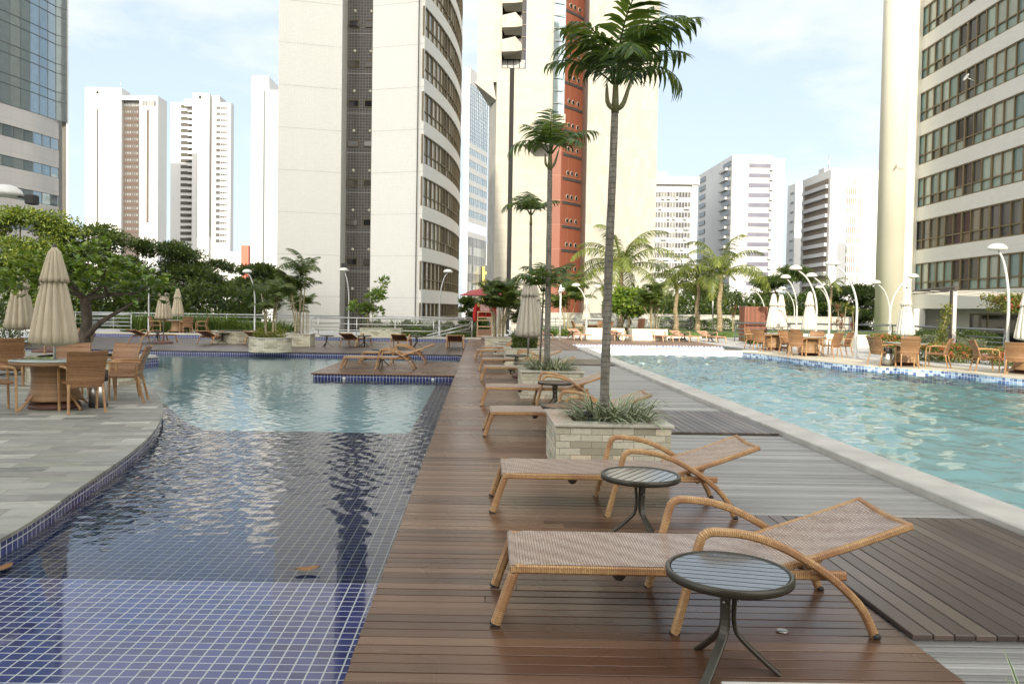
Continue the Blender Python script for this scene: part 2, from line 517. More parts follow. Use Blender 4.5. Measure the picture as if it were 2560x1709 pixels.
def slate():
    t = NT('slate_paving'); v = t.co('Object', rot=(0, 0, R(-10)))
    b = t.brick(v, 0.62, 0.235, 0.004, (1, 1, 1), (0, 0, 0), (.5, .5, .5), offset=0.43)
    c = t.ramp(b.outputs['Color'], [(0.0, (.10, .105, .09)), (.22, (.25, .255, .225)), (.42, (.17, .165, .14)), (.62, (.33, .33, .28)), (.82, (.22, .225, .17)), (1, (.52, .51, .45))])
    n = t.noise(t.co('Object', scale=(3, 8, 1)), 1.3, 7, 0.62, 0.6)
    c = t.mix(t.ramp(n, [(.45, (0, 0, 0)), (.68, (.55, .55, .55))]), c, (.36, .345, .29))
    n2 = t.noise(t.co('Object', scale=(1.5, 4, 1), loc=(7, 3, 0)), 1.1, 8, 0.68, 0.8)
    c = t.mix(t.ramp(n2, [(.50, (0, 0, 0)), (.70, (.6, .6, .6))]), c, (.14, .14, .115))
    c = t.mix(t.math('MULTIPLY', t.noise(t.co('Object'), 9, 5), 0.35), c, (.13, .135, .12))
    c = t.mix(t.math('MULTIPLY', b.outputs['Fac'], 0.75), c, (.14, .14, .125))
    t.base(c)
    t.bump(t.math('ADD', t.math('MULTIPLY', n, 0.5), t.math('MULTIPLY', b.outputs['Fac'], -0.7)), 0.35, 0.008)
    return t.set(Roughness=0.62)
M['slate'] = slate()
def stonebrick():
    t = NT('cleft_stone_bricks'); v = t.co('UV')
    b = t.brick(v, 0.205, 0.066, 0.0028, (1, 1, 1), (0, 0, 0), (.5, .5, .5), offset=0.5, smooth=0.2)
    c = t.ramp(b.outputs['Color'], [(0, (.30, .28, .20)), (.3, (.42, .40, .30)), (.55, (.50, .48, .375)), (.8, (.56, .54, .43)), (1, (.62, .53, .38))])
    n = t.noise(t.co('UV', scale=(1, 2.2, 1)), 22, 7, 0.65, 0.4)
    c = t.mix(t.ramp(n, [(.45, (0, 0, 0)), (.8, (.8, .8, .8))]), c, (.27, .255, .17))
    c = t.mix(t.math('MULTIPLY', b.outputs['Fac'], 0.9), c, (.13, .12, .09))
    t.base(c)
    t.bump(t.math('ADD', t.math('MULTIPLY', n, 0.6), t.math('MULTIPLY', b.outputs['Fac'], -1.2)), 0.6, 0.008)
    return t.set(Roughness=0.75)
M['stonebrick'] = stonebrick()
M['slab'] = simple('polished_granite', (.43, .41, .34), 0.22, var=.16, scale=26, bump=0.03)
M['concrete'] = simple('pool_coping_concrete', (.47, .455, .405), 0.7, var=.24, scale=2.2, bump=0.1)
M['paving'] = simple('grey_paving', (.42, .415, .40), 0.75, var=.08, scale=1.2)
M['cream_paving'] = None
def pav():
    t = NT('cream_stone_paving'); v = t.co('Object')
    b = t.brick(v, 0.62, 0.31, 0.006, (1, 1, 1), (0, 0, 0), (.5, .5, .5), offset=.43)
    c = t.ramp(b.outputs['Color'], [(0, (.44, .40, .33)), (.5, (.53, .49, .40)), (1, (.60, .56, .46))])
    n = t.noise(v, 4, 6)
    c = t.mix(t.math('MULTIPLY', n, 0.4), c, (.40, .36, .28))
    c = t.mix(t.math('MULTIPLY', b.outputs['Fac'], 0.6), c, (.3, .28, .23))
    t.base(c); t.bump(n, .2, .006)
    return t.set(Roughness=0.7)
M['cream_paving'] = pav()
M['redpath'] = simple('red_path', (.30, .10, .075), 0.8, var=.1, scale=2)
M['soil'] = simple('dark_soil', (.07, .045, .03), 0.95, var=.4, scale=30, bump=.4)
M['pebble'] = simple('brown_clay_pebbles', (.20, .105, .065), 0.85, var=.35, scale=30, bump=.3)
M['ground'] = simple('street_ground', (.10, .105, .085), 0.9, var=.3, scale=.05, kind='World')
M['lawn'] = simple('lawn', (.07, .12, .025), 0.9, var=.35, scale=7, bump=.3)

def weave(name, a, b, dark, su, sv, rough=0.45, band=None, strength=0.5):
    """flat woven strands: over-under of two strand directions"""
    t = NT(name); v = t.co('UV')
    ch = t.brick(v, su, sv, min(su, sv) * 0.13, (1, 1, 1), (0, 0, 0), (0, 0, 0), offset=0.5, smooth=0.6)
    c = t.ramp(ch.outputs['Color'], [(0, a), (1, b)])
    big = t.noise(t.co('UV', scale=(3, 12, 1)), 4, 3)
    if band:
        bn = t.ramp(t.noise(t.co('Object', scale=band[1]), 1.0, 1), [(.42, (0, 0, 0)), (.58, (1, 1, 1))])
        c = t.mix(t.math('MULTIPLY', bn, band[2] if len(band) > 2 else 0.6), c, band[0])
    c = t.mix(t.math('MULTIPLY', big, 0.15), c, tuple(x * .6 for x in a))
    if name == 'grey_brown_weave':
        wv = t.node('ShaderNodeTexWave', wave_type='BANDS', bands_direction='DIAGONAL'); wv.inputs['Scale'].default_value = 3.2; wv.inputs['Distortion'].default_value = 2.5; wv.inputs['Detail'].default_value = 1; wv.inputs['Detail Scale'].default_value = 1.5
        t.link(t.co('Object'), wv.inputs['Vector']); c = t.mix(t.math('MULTIPLY', wv.outputs['Fac'], .42), c, (.56, .47, .40))
    c = t.mix(ch.outputs['Fac'], c, dark)
    t.base(c)
    t.bump(t.math('MULTIPLY', ch.outputs['Fac'], -1.0), strength, 0.004)
    return t.set(Roughness=rough)
M['weave_seat'] = weave('grey_brown_weave', (.30, .21, .16), (.46, .365, .295), (.075, .045, .03), 0.030, 0.0145, 0.34, ((.26, .18, .14), (1.6, 4.5, 1), .45), .9)
M['weave_frame'] = weave('tan_wrapped_rattan', (.43, .25, .105), (.58, .37, .17), (.17, .08, .035), 0.09, 0.0105, 0.5, ((.30, .135, .065), (5, 5, 5)), .8)
M['weave_chair'] = weave('honey_rattan', (.20, .088, .034), (.27, .135, .055), (.08, .033, .013), 0.042, 0.021, 0.45, ((.42, .26, .13), (.05, .05, 17), .55))
M['weave_table'] = weave('brown_rattan', (.20, .105, .042), (.27, .15, .062), (.10, .046, .02), 0.03, 0.012, 0.45, ((.42, .27, .14), (.05, .05, 13), .7))
M['weave_dark'] = weave('dark_brown_weave', (.15, .065, .035), (.21, .10, .055), (.06, .03, .02), 0.024, 0.0085, 0.45)
M['bronze'] = simple('dark_bronze_metal', (.042, .038, .026), 0.36, 0.25, var=.12, scale=20)
M['slattop'] = simple('grey_green_slats', (.17, .185, .185), 0.2, 0.4, var=.1, scale=14)
M['browntop'] = simple('brown_table_slats', (.20, .105, .07), 0.4, 0.0, var=.12, scale=14)
M['rubber'] = simple('black_rubber', (.02, .02, .02), 0.6, scale=20)
M['steel'] = simple('brushed_steel', (.50, .49, .46), 0.32, 0.9, var=.06, scale=4)
M['rail'] = simple('grey_metal_rail', (.42, .43, .43), 0.35, 0.6, var=.08)
M['darkrail'] = simple('dark_grey_rail', (.09, .105, .11), 0.45, 0.3, var=.1)
M['lamp_paint'] = simple('pale_grey_paint', (.52, .53, .50), 0.45, var=.06)
M['lamp_dome'] = simple('white_lamp_dome', (.66, .66, .62), 0.4, var=.05)
M['whitepaint'] = simple('white_paint', (.75, .75, .72), 0.45, var=.05)
M['darkpaint'] = simple('dark_brown_paint', (.06, .05, .042), 0.5, var=.15)
M['greenplastic'] = simple('green_plastic', (.03, .10, .055), 0.4, var=.1)
def canvas(name, c):
    t = NT(name); v = t.co('Object', scale=(8, 8, 1.2)); n = t.noise(v, 2, 5)
    t.base(t.ramp(n, [(.3, tuple(x * .86 for x in c)), (.7, c)])); t.bump(n, .15, .01)
    return t.set(Roughness=0.8, Sheen_Weight=0.1)
M['canvas'] = canvas('sand_canvas', (.42, .365, .26))
M['canvas_grey'] = canvas('taupe_canvas', (.41, .375, .30))
M['canvas_sunlit'] = canvas('sunlit_sand_canvas', (.66, .62, .52))  # same parasol cloth, with the sunlight put into its lighter colour
M['redcanvas'] = canvas('red_canvas', (.32, .045, .045))
M['redcloth'] = canvas('scarlet_cloth', (.50, .022, .02))
M['pinkcloth'] = canvas('pink_cloth', (.6, .36, .34))
M['sling'] = canvas('terracotta_sling', (.45, .22, .14))
M['teak'] = simple('pale_teak', (.50, .33, .20), 0.5, var=.18, scale=12)
M['teak_dark'] = simple('brown_teak', (.22, .12, .07), 0.5, var=.2, scale=12)
def leafmat(name, stops, trans=0.3, rough=0.4, strong=1.0):
    t = NT(name); isl = t.island()
    n = t.noise(t.co('Object'), 1.1, 3)
    f = t.math('ADD', t.math('MULTIPLY', isl, 0.6), t.math('MULTIPLY', n, 0.4))
    c = t.ramp(f, stops); t.base(c)
    out = [x for x in t.n if x.type == 'OUTPUT_MATERIAL'][0]
    tl = t.node('ShaderNodeBsdfTranslucent'); t.link(t.mix(0.5, c, (.25, .32, .03)), tl.inputs['Color'])
    mx = t.node('ShaderNodeMixShader'); mx.inputs[0].default_value = trans
    t.link(t.b.outputs[0], mx.inputs[1]); t.link(tl.outputs[0], mx.inputs[2]); t.link(mx.outputs[0], out.inputs['Surface'])
    t.set(Roughness=rough)
    return t.m
M['leaf_dark'] = leafmat('dark_tree_leaves', [(.2, (.014, .032, .006)), (.5, (.036, .068, .011)), (.8, (.095, .135, .02))])
M['leaf_yell'] = leafmat('yellow_green_leaves', [(.2, (.035, .07, .009)), (.5, (.10, .15, .018)), (.8, (.25, .28, .036))])
M['leaf_round'] = leafmat('broad_round_leaves', [(.2, (.055, .11, .015)), (.5, (.13, .22, .03)), (.8, (.26, .33, .05))], .35, .32)
M['leaf_palm'] = leafmat('palm_leaflets', [(.2, (.025, .06, .012)), (.5, (.055, .11, .018)), (.85, (.15, .20, .03))], .35, .32)
M['leaf_coco'] = leafmat('coconut_leaflets', [(.2, (.075, .105, .02)), (.5, (.15, .19, .035)), (.85, (.27, .28, .06))], .3, .4)
M['leaf_areca'] = leafmat('areca_leaflets', [(.2, (.028, .058, .010)), (.5, (.062, .10, .016)), (.85, (.14, .165, .028))], .3, .4)
M['leaf_gold'] = leafmat('golden_areca_leaflets', [(.2, (.07, .10, .014)), (.5, (.16, .19, .025)), (.85, (.32, .28, .04))], .35, .4)
M['leaf_strap'] = leafmat('strap_leaves', [(.2, (.035, .075, .012)), (.5, (.08, .14, .022)), (.85, (.18, .24, .045))], .3, .4)
M['leaf_grey'] = leafmat('grey_green_leaves', [(.2, (.07, .09, .05)), (.5, (.13, .155, .09)), (.85, (.23, .25, .16))], .2, .6)
M['leaf_red'] = leafmat('red_cordyline_leaves', [(.2, (.10, .035, .03)), (.5, (.22, .07, .05)), (.85, (.30, .16, .07))], .3, .45)
M['leaf_ixora'] = leafmat('ixora_leaves', [(.2, (.05, .08, .012)), (.5, (.11, .14, .02)), (.85, (.21, .21, .035))], .3, .45)
M['flower'] = leafmat('orange_red_flowers', [(.2, (.38, .055, .02)), (.5, (.50, .10, .04)), (.85, (.55, .20, .10))], .2, .6)
M['leaf_dry'] = leafmat('dry_leaf', [(.2, (.20, .09, .025)), (.8, (.33, .16, .05))], .2, .6)
def variegated():
    t = NT('striped_spider_leaves'); v = t.co('UV'); sp = t.node('ShaderNodeSeparateXYZ'); t.link(v, sp.inputs[0])
    u = t.math('ABSOLUTE', t.math('SUBTRACT', sp.outputs['X'], 0.5))
    isl = t.island()
    g = t.ramp(isl, [(.2, (.05, .10, .03)), (.8, (.12, .17, .06))])
    e = t.ramp(u, [(.27, (0, 0, 0)), (.34, (1, 1, 1))])
    t.base(t.mix(e, g, (.47, .49, .33)))
    return t.set(Roughness=0.45)
M['spider'] = variegated()
def bark(name, c1, c2, ring=0.0, sc=12):
    t = NT(name); n = t.noise(t.co('Object', scale=(1, 1, .35)), sc, 6, .65)
    c = t.ramp(n, [(.3, c1), (.6, c2), (.78, tuple(min(1, x * 1.7) for x in c2))])
    h = n
    if ring:
        w = t.node('ShaderNodeTexWave', wave_type='BANDS', bands_direction='Z'); w.inputs['Scale'].default_value = ring; w.inputs['Distortion'].default_value = 1.5
        t.link(t.co('Object'), w.inputs['Vector'])
        rr = t.ramp(w.outputs['Fac'], [(0, (1, 1, 1)), (.12, (0, 0, 0))])
        c = t.mix(t.math('MULTIPLY', rr, .45), c, tuple(x * .35 for x in c1)); h = t.math('SUBTRACT', n, rr)
    t.base(c); t.bump(h, .6, .008)
    return t.set(Roughness=0.9)
M['bark'] = bark('dark_bark', (.035, .028, .02), (.10, .08, .06))
M['palmtrunk'] = bark('ringed_grey_palm_bark', (.07, .064, .052), (.20, .185, .15), 5.5, 17)
M['cocotrunk'] = bark('tan_palm_bark', (.16, .12, .07), (.34, .27, .17), 1.4)
M['crownshaft'] = simple('green_brown_crownshaft', (.115, .115, .04), .45, var=.3, scale=6)
M['cane'] = bark('tan_canes', (.20, .17, .09), (.36, .31, .19), 2.6)
# ---- facades
def facade(name, c, w, h, mort, cm, offset=0.0, rough=0.35, var=.05, panel=None):
    t = NT(name); b = t.brick(t.co('UV'), w, h, mort, c, tuple(x * (1 - var) for x in c), cm, offset=offset)
    cc = b.outputs['Color']
    n = t.noise(t.co('Object', scale=(1, 1, .25)), .8, 5)
    cc = t.mix(t.math('MULTIPLY', n, .22), cc, tuple(x * .72 for x in c))
    t.base(cc)
    return t.set(Roughness=rough)
M['tile_facade'] = facade('white_mosaic_facade', (.72, .72, .67), .2, .1, .006, (.60, .60, .555))
M['tile_dark'] = facade('grey_mosaic_facade', (.085, .08, .072), .22, .22, .022, (.20, .195, .175), var=.35)
M['tile_pale'] = facade('pale_brick_tile_facade', (.66, .655, .61), .42, .14, .008, (.50, .50, .46), .5)
M['cream_stone'] = facade('cream_stone_panels', (.45, .425, .36), 1.5, .75, .02, (.36, .34, .285), .5, .6, .12)
M['cream_stone2'] = facade('cream_stone_blocks', (.44, .42, .365), .8, 1.2, .02, (.35, .335, .29), .5, .6, .18)
M['red_panel'] = facade('terracotta_panels', (.26, .088, .052), 3.0, 3.02, .03, (.34, .17, .11), 0, .5, .12)
M['white_wall'] = simple('white_render', (.54, .54, .53), .6, var=.05, scale=.1)
M['offwhite_wall'] = simple('offwhite_render', (.45, .45, .44), .6, var=.06, scale=.1)
M['grey_wall'] = simple('grey_render', (.40, .41, .43), .6, var=.06, scale=.1)
M['cream_column'] = simple('cream_column_render', (.70, .67, .55), .5, var=.05, scale=.3)
M['grey_clad'] = facade('pale_grey_cladding', (.44, .44, .44), 1.4, 1.0, .02, (.34, .34, .345), 0, .35, .04)
M['brown_wall'] = simple('brown_render', (.082, .066, .055), .6, var=.1, scale=.3)
M['terracotta_wall'] = simple('terracotta_render', (.48, .13, .08), .6, var=.1, scale=.3)
M['yellow_wall'] = simple('yellow_render', (.6, .48, .12), .6, var=.1, scale=.3)
M['frame_brown'] = simple('bronze_window_frame', (.15, .115, .058), .45, .2, var=.12, scale=1)
M['blackmatte'] = simple('black_matte_strip', (.010, .010, .010), .8, var=.1)
M['recess'] = simple('dark_bronze_recess', (.085, .078, .065), .6, var=.15, scale=.3)
M['blackglass'] = simple('dark_glass', (.018, .018, .02), .06, 0, var=.3, scale=.6)
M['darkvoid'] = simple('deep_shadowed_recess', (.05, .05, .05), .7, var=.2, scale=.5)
def panes(name, stops, rough=0.05, met=0.0):
    t = NT(name); isl = t.island()
    c = t.ramp(isl, stops, 'CONSTANT')
    n = t.noise(t.co('Object', scale=(1, 1, 1)), 2.2, 2)
    t.base(t.mix(t.math('MULTIPLY', n, .3), c, (.05, .06, .06)))
    b = t.bump(t.noise(t.co('Object'), .7, 1), .05, .05)
    return t.set(Roughness=rough, Metallic=met)
M['pane_e'] = panes('curtained_panes', [(0, (.08, .085, .085)), (.2, (.27, .26, .20)), (.42, (.42, .43, .41)), (.65, (.16, .165, .16)), (.82, (.52, .52, .48))])
M['pane_r'] = panes('green_curtained_panes', [(0, (.03, .035, .035)), (.14, (.24, .34, .30)), (.36, (.33, .42, .36)), (.55, (.16, .24, .23)), (.70, (.36, .40, .34)), (.86, (.055, .065, .06))], .13)
M['pane_dark'] = panes('dim_panes', [(0, (.04, .04, .043)), (.35, (.09, .085, .07)), (.65, (.06, .06, .07)), (.85, (.17, .155, .11))])
M['pane_blue'] = panes('blue_mirror_panes', [(0, (.30, .38, .42)), (.3, (.38, .45, .48)), (.6, (.34, .42, .46)), (.85, (.45, .51, .53))], .04, .75)
M['pane_far'] = panes('far_window_panes', [(0, (.05, .05, .055)), (.4, (.11, .11, .11)), (.7, (.18, .18, .17))], .15)
M['pane_light'] = panes('light_window_panes', [(0, (.14, .145, .15)), (.4, (.2, .2, .2)), (.7, (.17, .17, .17)), (.88, (.27, .27, .26))], .2)
# ------------------------------------------------------------------ the setting
def sheet(name, poly, z, mat):
    mb = MB(); mb.add([(p[0], p[1], z) for p in poly], [tuple(range(len(poly)))])
    return struct(mb.build(name, mat))
def rect(x0, x1, y0, y1): return [(x0, y0), (x1, y0), (x1, y1), (x0, y1)]
sheet('ground', rect(-4000, 4000, -4000, 4000), -3.2, M['ground'])

TL = [(-3.02, -1.0), (-3.08, 1.5), (-3.15, 3.6), (-3.2, 5.27), (-3.28, 5.95), (-3.4, 6.63), (-3.53, 7.42), (-3.70, 8.38), (-4.05, 9.85), (-4.64, 11.62), (-5.3, 13.15), (-6.2, 15.0), (-7.04, 16.43), (-7.94, 17.55), (-9.0, 19.0), (-10.1, 20.6), (-10.6, 21.75)]
TLs = [tuple(p) for p in catmull(TL, 5)]
PIER = [(-9.25, 21.85), (-9.05, 22.4), (-9.5, 23.2), (-11.5, 24.3), (-13.2, 25.5)]
terr = MB(); terr.prism(TLs + PIER + [(-40, 25.5), (-40, -1)], -0.028, 0.0)
struct(terr.build('stone_terrace', M['slate']))
fas = MB(); fas.wall([(p[0] - 0.02, p[1]) for p in TLs + PIER], -1.2, -0.028)
struct(fas.build('pool_wall_terrace', M['tile_blue']))
pier = MB(); pier.prism([(-11.6, 21.75), (-9.28, 21.75), (-9.05, 22.3), (-9.5, 23.2), (-11.6, 24.2)], 0.05, 0.085)
struct(pier.build('pier_paving', M['slate']))
pw = MB(); pw.wall([(-11.6, 21.77), (-9.3, 21.77), (-9.07, 22.3), (-9.5, 23.18)], -1.2, 0.05); struct(pw.build('pool_wall_pier', M['tile_blue']))

# timber walkway: boards across it
def boards_x(name, x0, x1, y0, y1, pitch, w, z0, z1, mat, joints=True, b=0.004, right=None):
    mb = MB(); y = y0; k = 0
    rr = random.Random(int(abs(x0 * 97 + y0 * 31)))
    while y < y1 - 0.02:
        xr = x1 if right is None else right(y)
        cuts = [x0 - rr.random() * 0.006]
        if joints and rr.random() < 0.10:
            cuts.append(x0 + (xr - x0) * (0.15 + 0.7 * rr.random()))
        cuts.append(xr + rr.random() * 0.005)
        dz = (rr.random() - .5) * 0.003
        for a, c in zip(cuts[:-1], cuts[1:]):
            mb.bbox(a + 0.001, c - 0.001, y, y + w, z0, z1 + dz, b)
        y += pitch; k += 1
    return struct(mb.build(name, mat))
def boards_y(name, x0, x1, y0, y1, pitch, w, z0, z1, mat, b=0.004):
    mb = MB(); x = x0
    while x < x1 - 0.02:
        mb.bbox(x, min(x + w, x1), y0 + random.random() * .004, y1, z0, z1 + (random.random() - .5) * 0.003, b); x += pitch
    return struct(mb.build(name, mat))
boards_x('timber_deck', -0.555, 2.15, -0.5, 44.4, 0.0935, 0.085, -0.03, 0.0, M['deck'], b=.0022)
sheet('deck_underside', rect(-0.55, 2.15, -0.5, 44.4), -0.05, M['darkvoid'])
boards_x('deck_platform', -3.98, -0.565, 18.74, 23.25, 0.0935, 0.0875, -0.03, 0.0, M['deck'])
b_ = MB(); b_.box(-3.93, -0.55, 18.78, 23.2, -1.2, -0.035); struct(b_.build('platform_base', M['tile_blue']))
b_ = MB(); b_.box(-0.545, 2.1, -0.5, 44.3, -1.2, -0.055); struct(b_.build('deck_base', M['tile_blue']))
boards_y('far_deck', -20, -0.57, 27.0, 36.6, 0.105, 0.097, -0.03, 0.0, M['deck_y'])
b_ = MB(); b_.box(-20, -0.55, 27.04, 36.6, -1.2, -0.035); struct(b_.build('far_deck_base', M['tile_blue']))
# grey grating beside the walkway with darker lengthwise board panels on it
for (a, c) in ((-0.5, 31.0),):
    boards_x('drain_grating', 2.155, 3.975, a, c, 0.060, 0.046, -0.033, -0.012, M['slat'], joints=False, b=0.006)
sheet('drain_channel', rect(2.15, 3.985, -0.5, 31.0), -0.045, simple('wet_channel', (.10, .10, .095), .4))
for i, (y0, y1) in enumerate(((3.86, 6.12), (10.3, 12.5), (22.8, 25.2))):
    boards_y('deck_bridge', 2.17, 3.96, y0, y1, 0.105, 0.098, -0.006, 0.024, M['deck_y'] if i == 0 else M['deck_y'])
# right pool
b_ = MB(); b_.bbox(3.99, 4.40, -0.5, 32.2, -1.4, 0.06, 0.012); struct(b_.build('pool_coping', M['concrete']))
TR = [(11.25, 33.6), (10.75, 32.4), (10.97, 30.8), (11.25, 28.6), (11.57, 26.5), (12.05, 24.9), (12.8, 23.9), (13.55, 23.1), (13.82, 22.2), (13.9, 21.4), (14.25, 20.3), (15.0, 18.2), (16.6, 14.5), (18.5, 9), (19.5, 2), (19.7, -1)]
TRs = [tuple(p) for p in catmull(TR, 5)]
sheet('pool_floor_right', [(4.3, -1), (4.3, 33)] + TRs, -1.35, M['floor_turq'])
b_ = MB(); b_.wall([(p[0] + .01, p[1]) for p in reversed(TRs)], -.42, -0.035); struct(b_.build('pool_wall_right', M['tile_mix']))
b_ = MB(); b_.wall([(p[0] + .012, p[1]) for p in reversed(TRs)], -1.4, -0.421); struct(b_.build('pool_wall_right_lower', M['floor_turq']))
b_ = MB(); b_.box(4.2, 11.4, 32.2, 32.5, -1.4, -0.03); struct(b_.build('pool_wall_far', M['tile_white']))
b_ = MB(); b_.box(4.41, 11.4, 32.18, 32.52, -0.03, 0.03); struct(b_.build('pool_rim_far', simple('white_pool_rim', (.72, .71, .66), .5)))
def waves(name, xs, ys, z, wl0, wl1, n, slope, mat, amp=None, seed=1, spread=.9):
    """water surface as real ripples: a grid raised by many small sine waves; slope = rms steepness, amp(y) scales it"""
    g = np.random.default_rng(seed); gx, gy = np.meshgrid(xs, ys); h = np.zeros_like(gx)
    wls = np.exp(g.uniform(math.log(wl0), math.log(wl1), n))
    for w_ in wls:
        k = 2 * PI / w_; a = PI / 2 + g.normal() * spread; ph = g.random() * 2 * PI
        wob = .35 * np.sin(gx * k * .11 + ph * 3) + .35 * np.sin(gy * k * .13 + ph * 5)
        h += (slope * math.sqrt(2 / n) / k) * np.sin(k * (gx * math.cos(a) + gy * math.sin(a)) + ph + 2 * wob)
    if amp is not None: h *= amp(gy)
    v = np.stack([gx, gy, z + h], -1).reshape(-1, 3); nx = len(xs); ny = len(ys)
    i = (np.arange(ny - 1)[:, None] * nx + np.arange(nx - 1)[None]).reshape(-1)
    f = np.stack([i, i + 1, i + nx + 1, i + nx], 1)
    return struct(obj(name, npmesh(name, v, f, True), mat))
waves('pool_water_right', np.arange(4.3, 19.8, .055), np.arange(3.0, 32.35, .045), -0.20, .16, .95, 52, .19, M['water_right'], seed=4)
sheet('pool_water_near', [(4.3, -1), (19.7, -1), (19.7, 3.0), (4.3, 3.0)], -0.20, M['water_right'])
cp = [(p[0] + 0.02, p[1]) for p in TRs]
off = [(p[0] + 2.4 + max(0, (24 - p[1])) * .12, p[1] + 1.2) for p in TRs]
b_ = MB(); b_.prism(list(reversed(cp)) + off, -0.035, 0.004); struct(b_.build('cream_terrace', M['cream_paving']))
sheet('plaza', [(p[0] + .4, p[1]) for p in reversed(TRs)] + [(11.6, 44.4), (13.0, 50), (23, 50), (23, 30), (30, 10), (30, -1)], -0.004, M['paving'])
sheet('red_path', [(17.2, 29.2), (18.4, 28.2), (22.5, 28.6), (22.5, 33), (19.0, 33.5)], 0.004, M['redpath'])
# far right deck with its shallow trough
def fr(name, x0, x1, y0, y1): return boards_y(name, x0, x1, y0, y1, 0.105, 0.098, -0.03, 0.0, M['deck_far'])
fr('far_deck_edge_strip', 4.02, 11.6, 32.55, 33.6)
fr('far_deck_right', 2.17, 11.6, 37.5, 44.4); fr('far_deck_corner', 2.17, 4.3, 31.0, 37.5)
b_ = MB(); b_.box(4.3, 11.7, 37.53, 37.7, -0.6, -0.033); struct(b_.build('trough_wall', M['tile_band']))
sheet('trough_floor', rect(4.3, 11.9, 33.6, 37.6), -0.22, simple('trough_bed', (.62, .6, .55), .5))
# wading pools
for nm, x0, x1, y0, y1 in (('left', -20, 0.1, 36.62, 40.1), ('right', 2.2, 13.5, 44.42, 47.8)):
    sheet('wading_floor_' + nm, rect(x0, x1, y0, y1 + .1), -0.42, M['floor_kid'])
    sheet('wading_water_' + nm, rect(x0, x1, y0, y1 + .05), -0.16, M['water_kid'])
    b_ = MB(); b_.box(x0, x1, y1, y1 + .25, -0.6, 0.02); struct(b_.build('wading_wall_' + nm, M['tile_blue'] if nm == 'left' else M['tile_band']))
    b_ = MB(); b_.box(x0, x1, y1 - .02, y1 + .3, 0.022, 0.10); struct(b_.build('wading_rim_' + nm, M['cream_paving']))
boards_y('ramp_deck', -9.0, 1.2, 40.42, 42.6, 0.105, 0.097, -0.03, 0.03, M['deck_y'])
sheet('far_paving', [(-40, 40.4), (2.1, 40.4), (2.1, 50), (-40, 50)], -0.01, M['paving'])
sheet('left_paving', [(-40, 25.5), (-20, 25.5), (-20, 40.4), (-40, 40.4)], -0.008, M['paving'])
b_ = MB(); b_.prism([(3.0, 48.15), (13.5, 48.15), (16, 50.1), (30, 50.1), (30, 61.5), (3.0, 61.5)], -0.4, 0.30); struct(b_.build('lawn', M['lawn']))
sheet('far_path', [(2.1, 40.5), (13.5, 48.1), (2.1, 60)], -0.012, M['paving'])
# left pool: tiled beach sloping into the water, blue shelf, pale deep floor
def xl(y):
    for a, c in zip(TLs[:-1], TLs[1:]):
        if a[1] <= y <= c[1]: return a[0] + (c[0] - a[0]) * (y - a[1]) / max(1e-6, c[1] - a[1])
    return TLs[-1][0]
DE = [(-3.85, 11.05), (-4.35, 11.75), (-5.15, 13.2), (-6.3, 15.2), (-7.6, 16.9), (-9.0, 18.9), (-10.8, 21.0)]
def xd(y):
    for a, c in zip(DE[:-1], DE[1:]):
        if a[1] <= y <= c[1]: return a[0] + (c[0] - a[0]) * (y - a[1]) / (c[1] - a[1])
    return DE[-1][0]
def zf(y): return -0.142 + (5.05 - y) * 0.016 if y < 5.05 else -0.142 - (y - 5.05) * 0.030
fl = MB()
ys = [-1.0, 0.5, 1.5, 2.5, 3.5, 4.3, 5.05, 5.5, 6, 7, 8, 9, 10, 11.05]
for a, c in zip(ys[:-1], ys[1:]):
    p = [(xl(a) - .1, a), (-0.55, a), (-0.55, c), (xl(c) - .1, c)]
    fl.add([(q[0], q[1], zf(q[1])) for q in p], [(0, 1, 2, 3)], [p])
zs = zf(11.05)
ys = [11.05, 11.75, 12.5, 13.2, 14.2, 15.2, 16, 16.9, 18, 18.9, 20, 21]
for a, c in zip(ys[:-1], ys[1:]):
    p = [(xl(a) - .1, a), (xd(a), a), (xd(c), c), (xl(c) - .1, c)]
    fl.add([(q[0], q[1], zs) for q in p], [(0, 1, 2, 3)], [p])
p = [(-0.95, 11.05), (-0.55, 11.05), (-0.55, 18.8), (-0.95, 18.8)]
fl.add([(q[0], q[1], zs) for q in p], [(0, 1, 2, 3)], [p])
struct(fl.build('pool_floor_beach', M['tile_floor']))
sheet('pool_floor_left', rect(-20, -0.55, 11.0, 27.1), -1.1, M['floor_pale'])
b_ = MB(); b_.wall([(-0.955, 18.8), (-0.955, 11.06), (-3.85, 11.06)] + DE[1:], -1.1, zs - .004); struct(b_.build('pool_step_wall', M['floor_pale']))
sst = lambda y: np.clip((y - 5.0) / 3.4, 0, 1) ** 1.3 * (1 - .35 * np.clip((y - 12) / 10, 0, 1))
waves('pool_water_left', np.concatenate([np.arange(-20, -5.2, .07), np.arange(-5.2, -.58, .024), [-.556]]), np.concatenate([np.arange(4.6, 9.0, .022), np.arange(9.0, 13, .034), np.arange(13, 27.0, .06), [27.03]]), -0.14, .055, .24, 48, .098, M['water_left'], sst, seed=9, spread=.8)
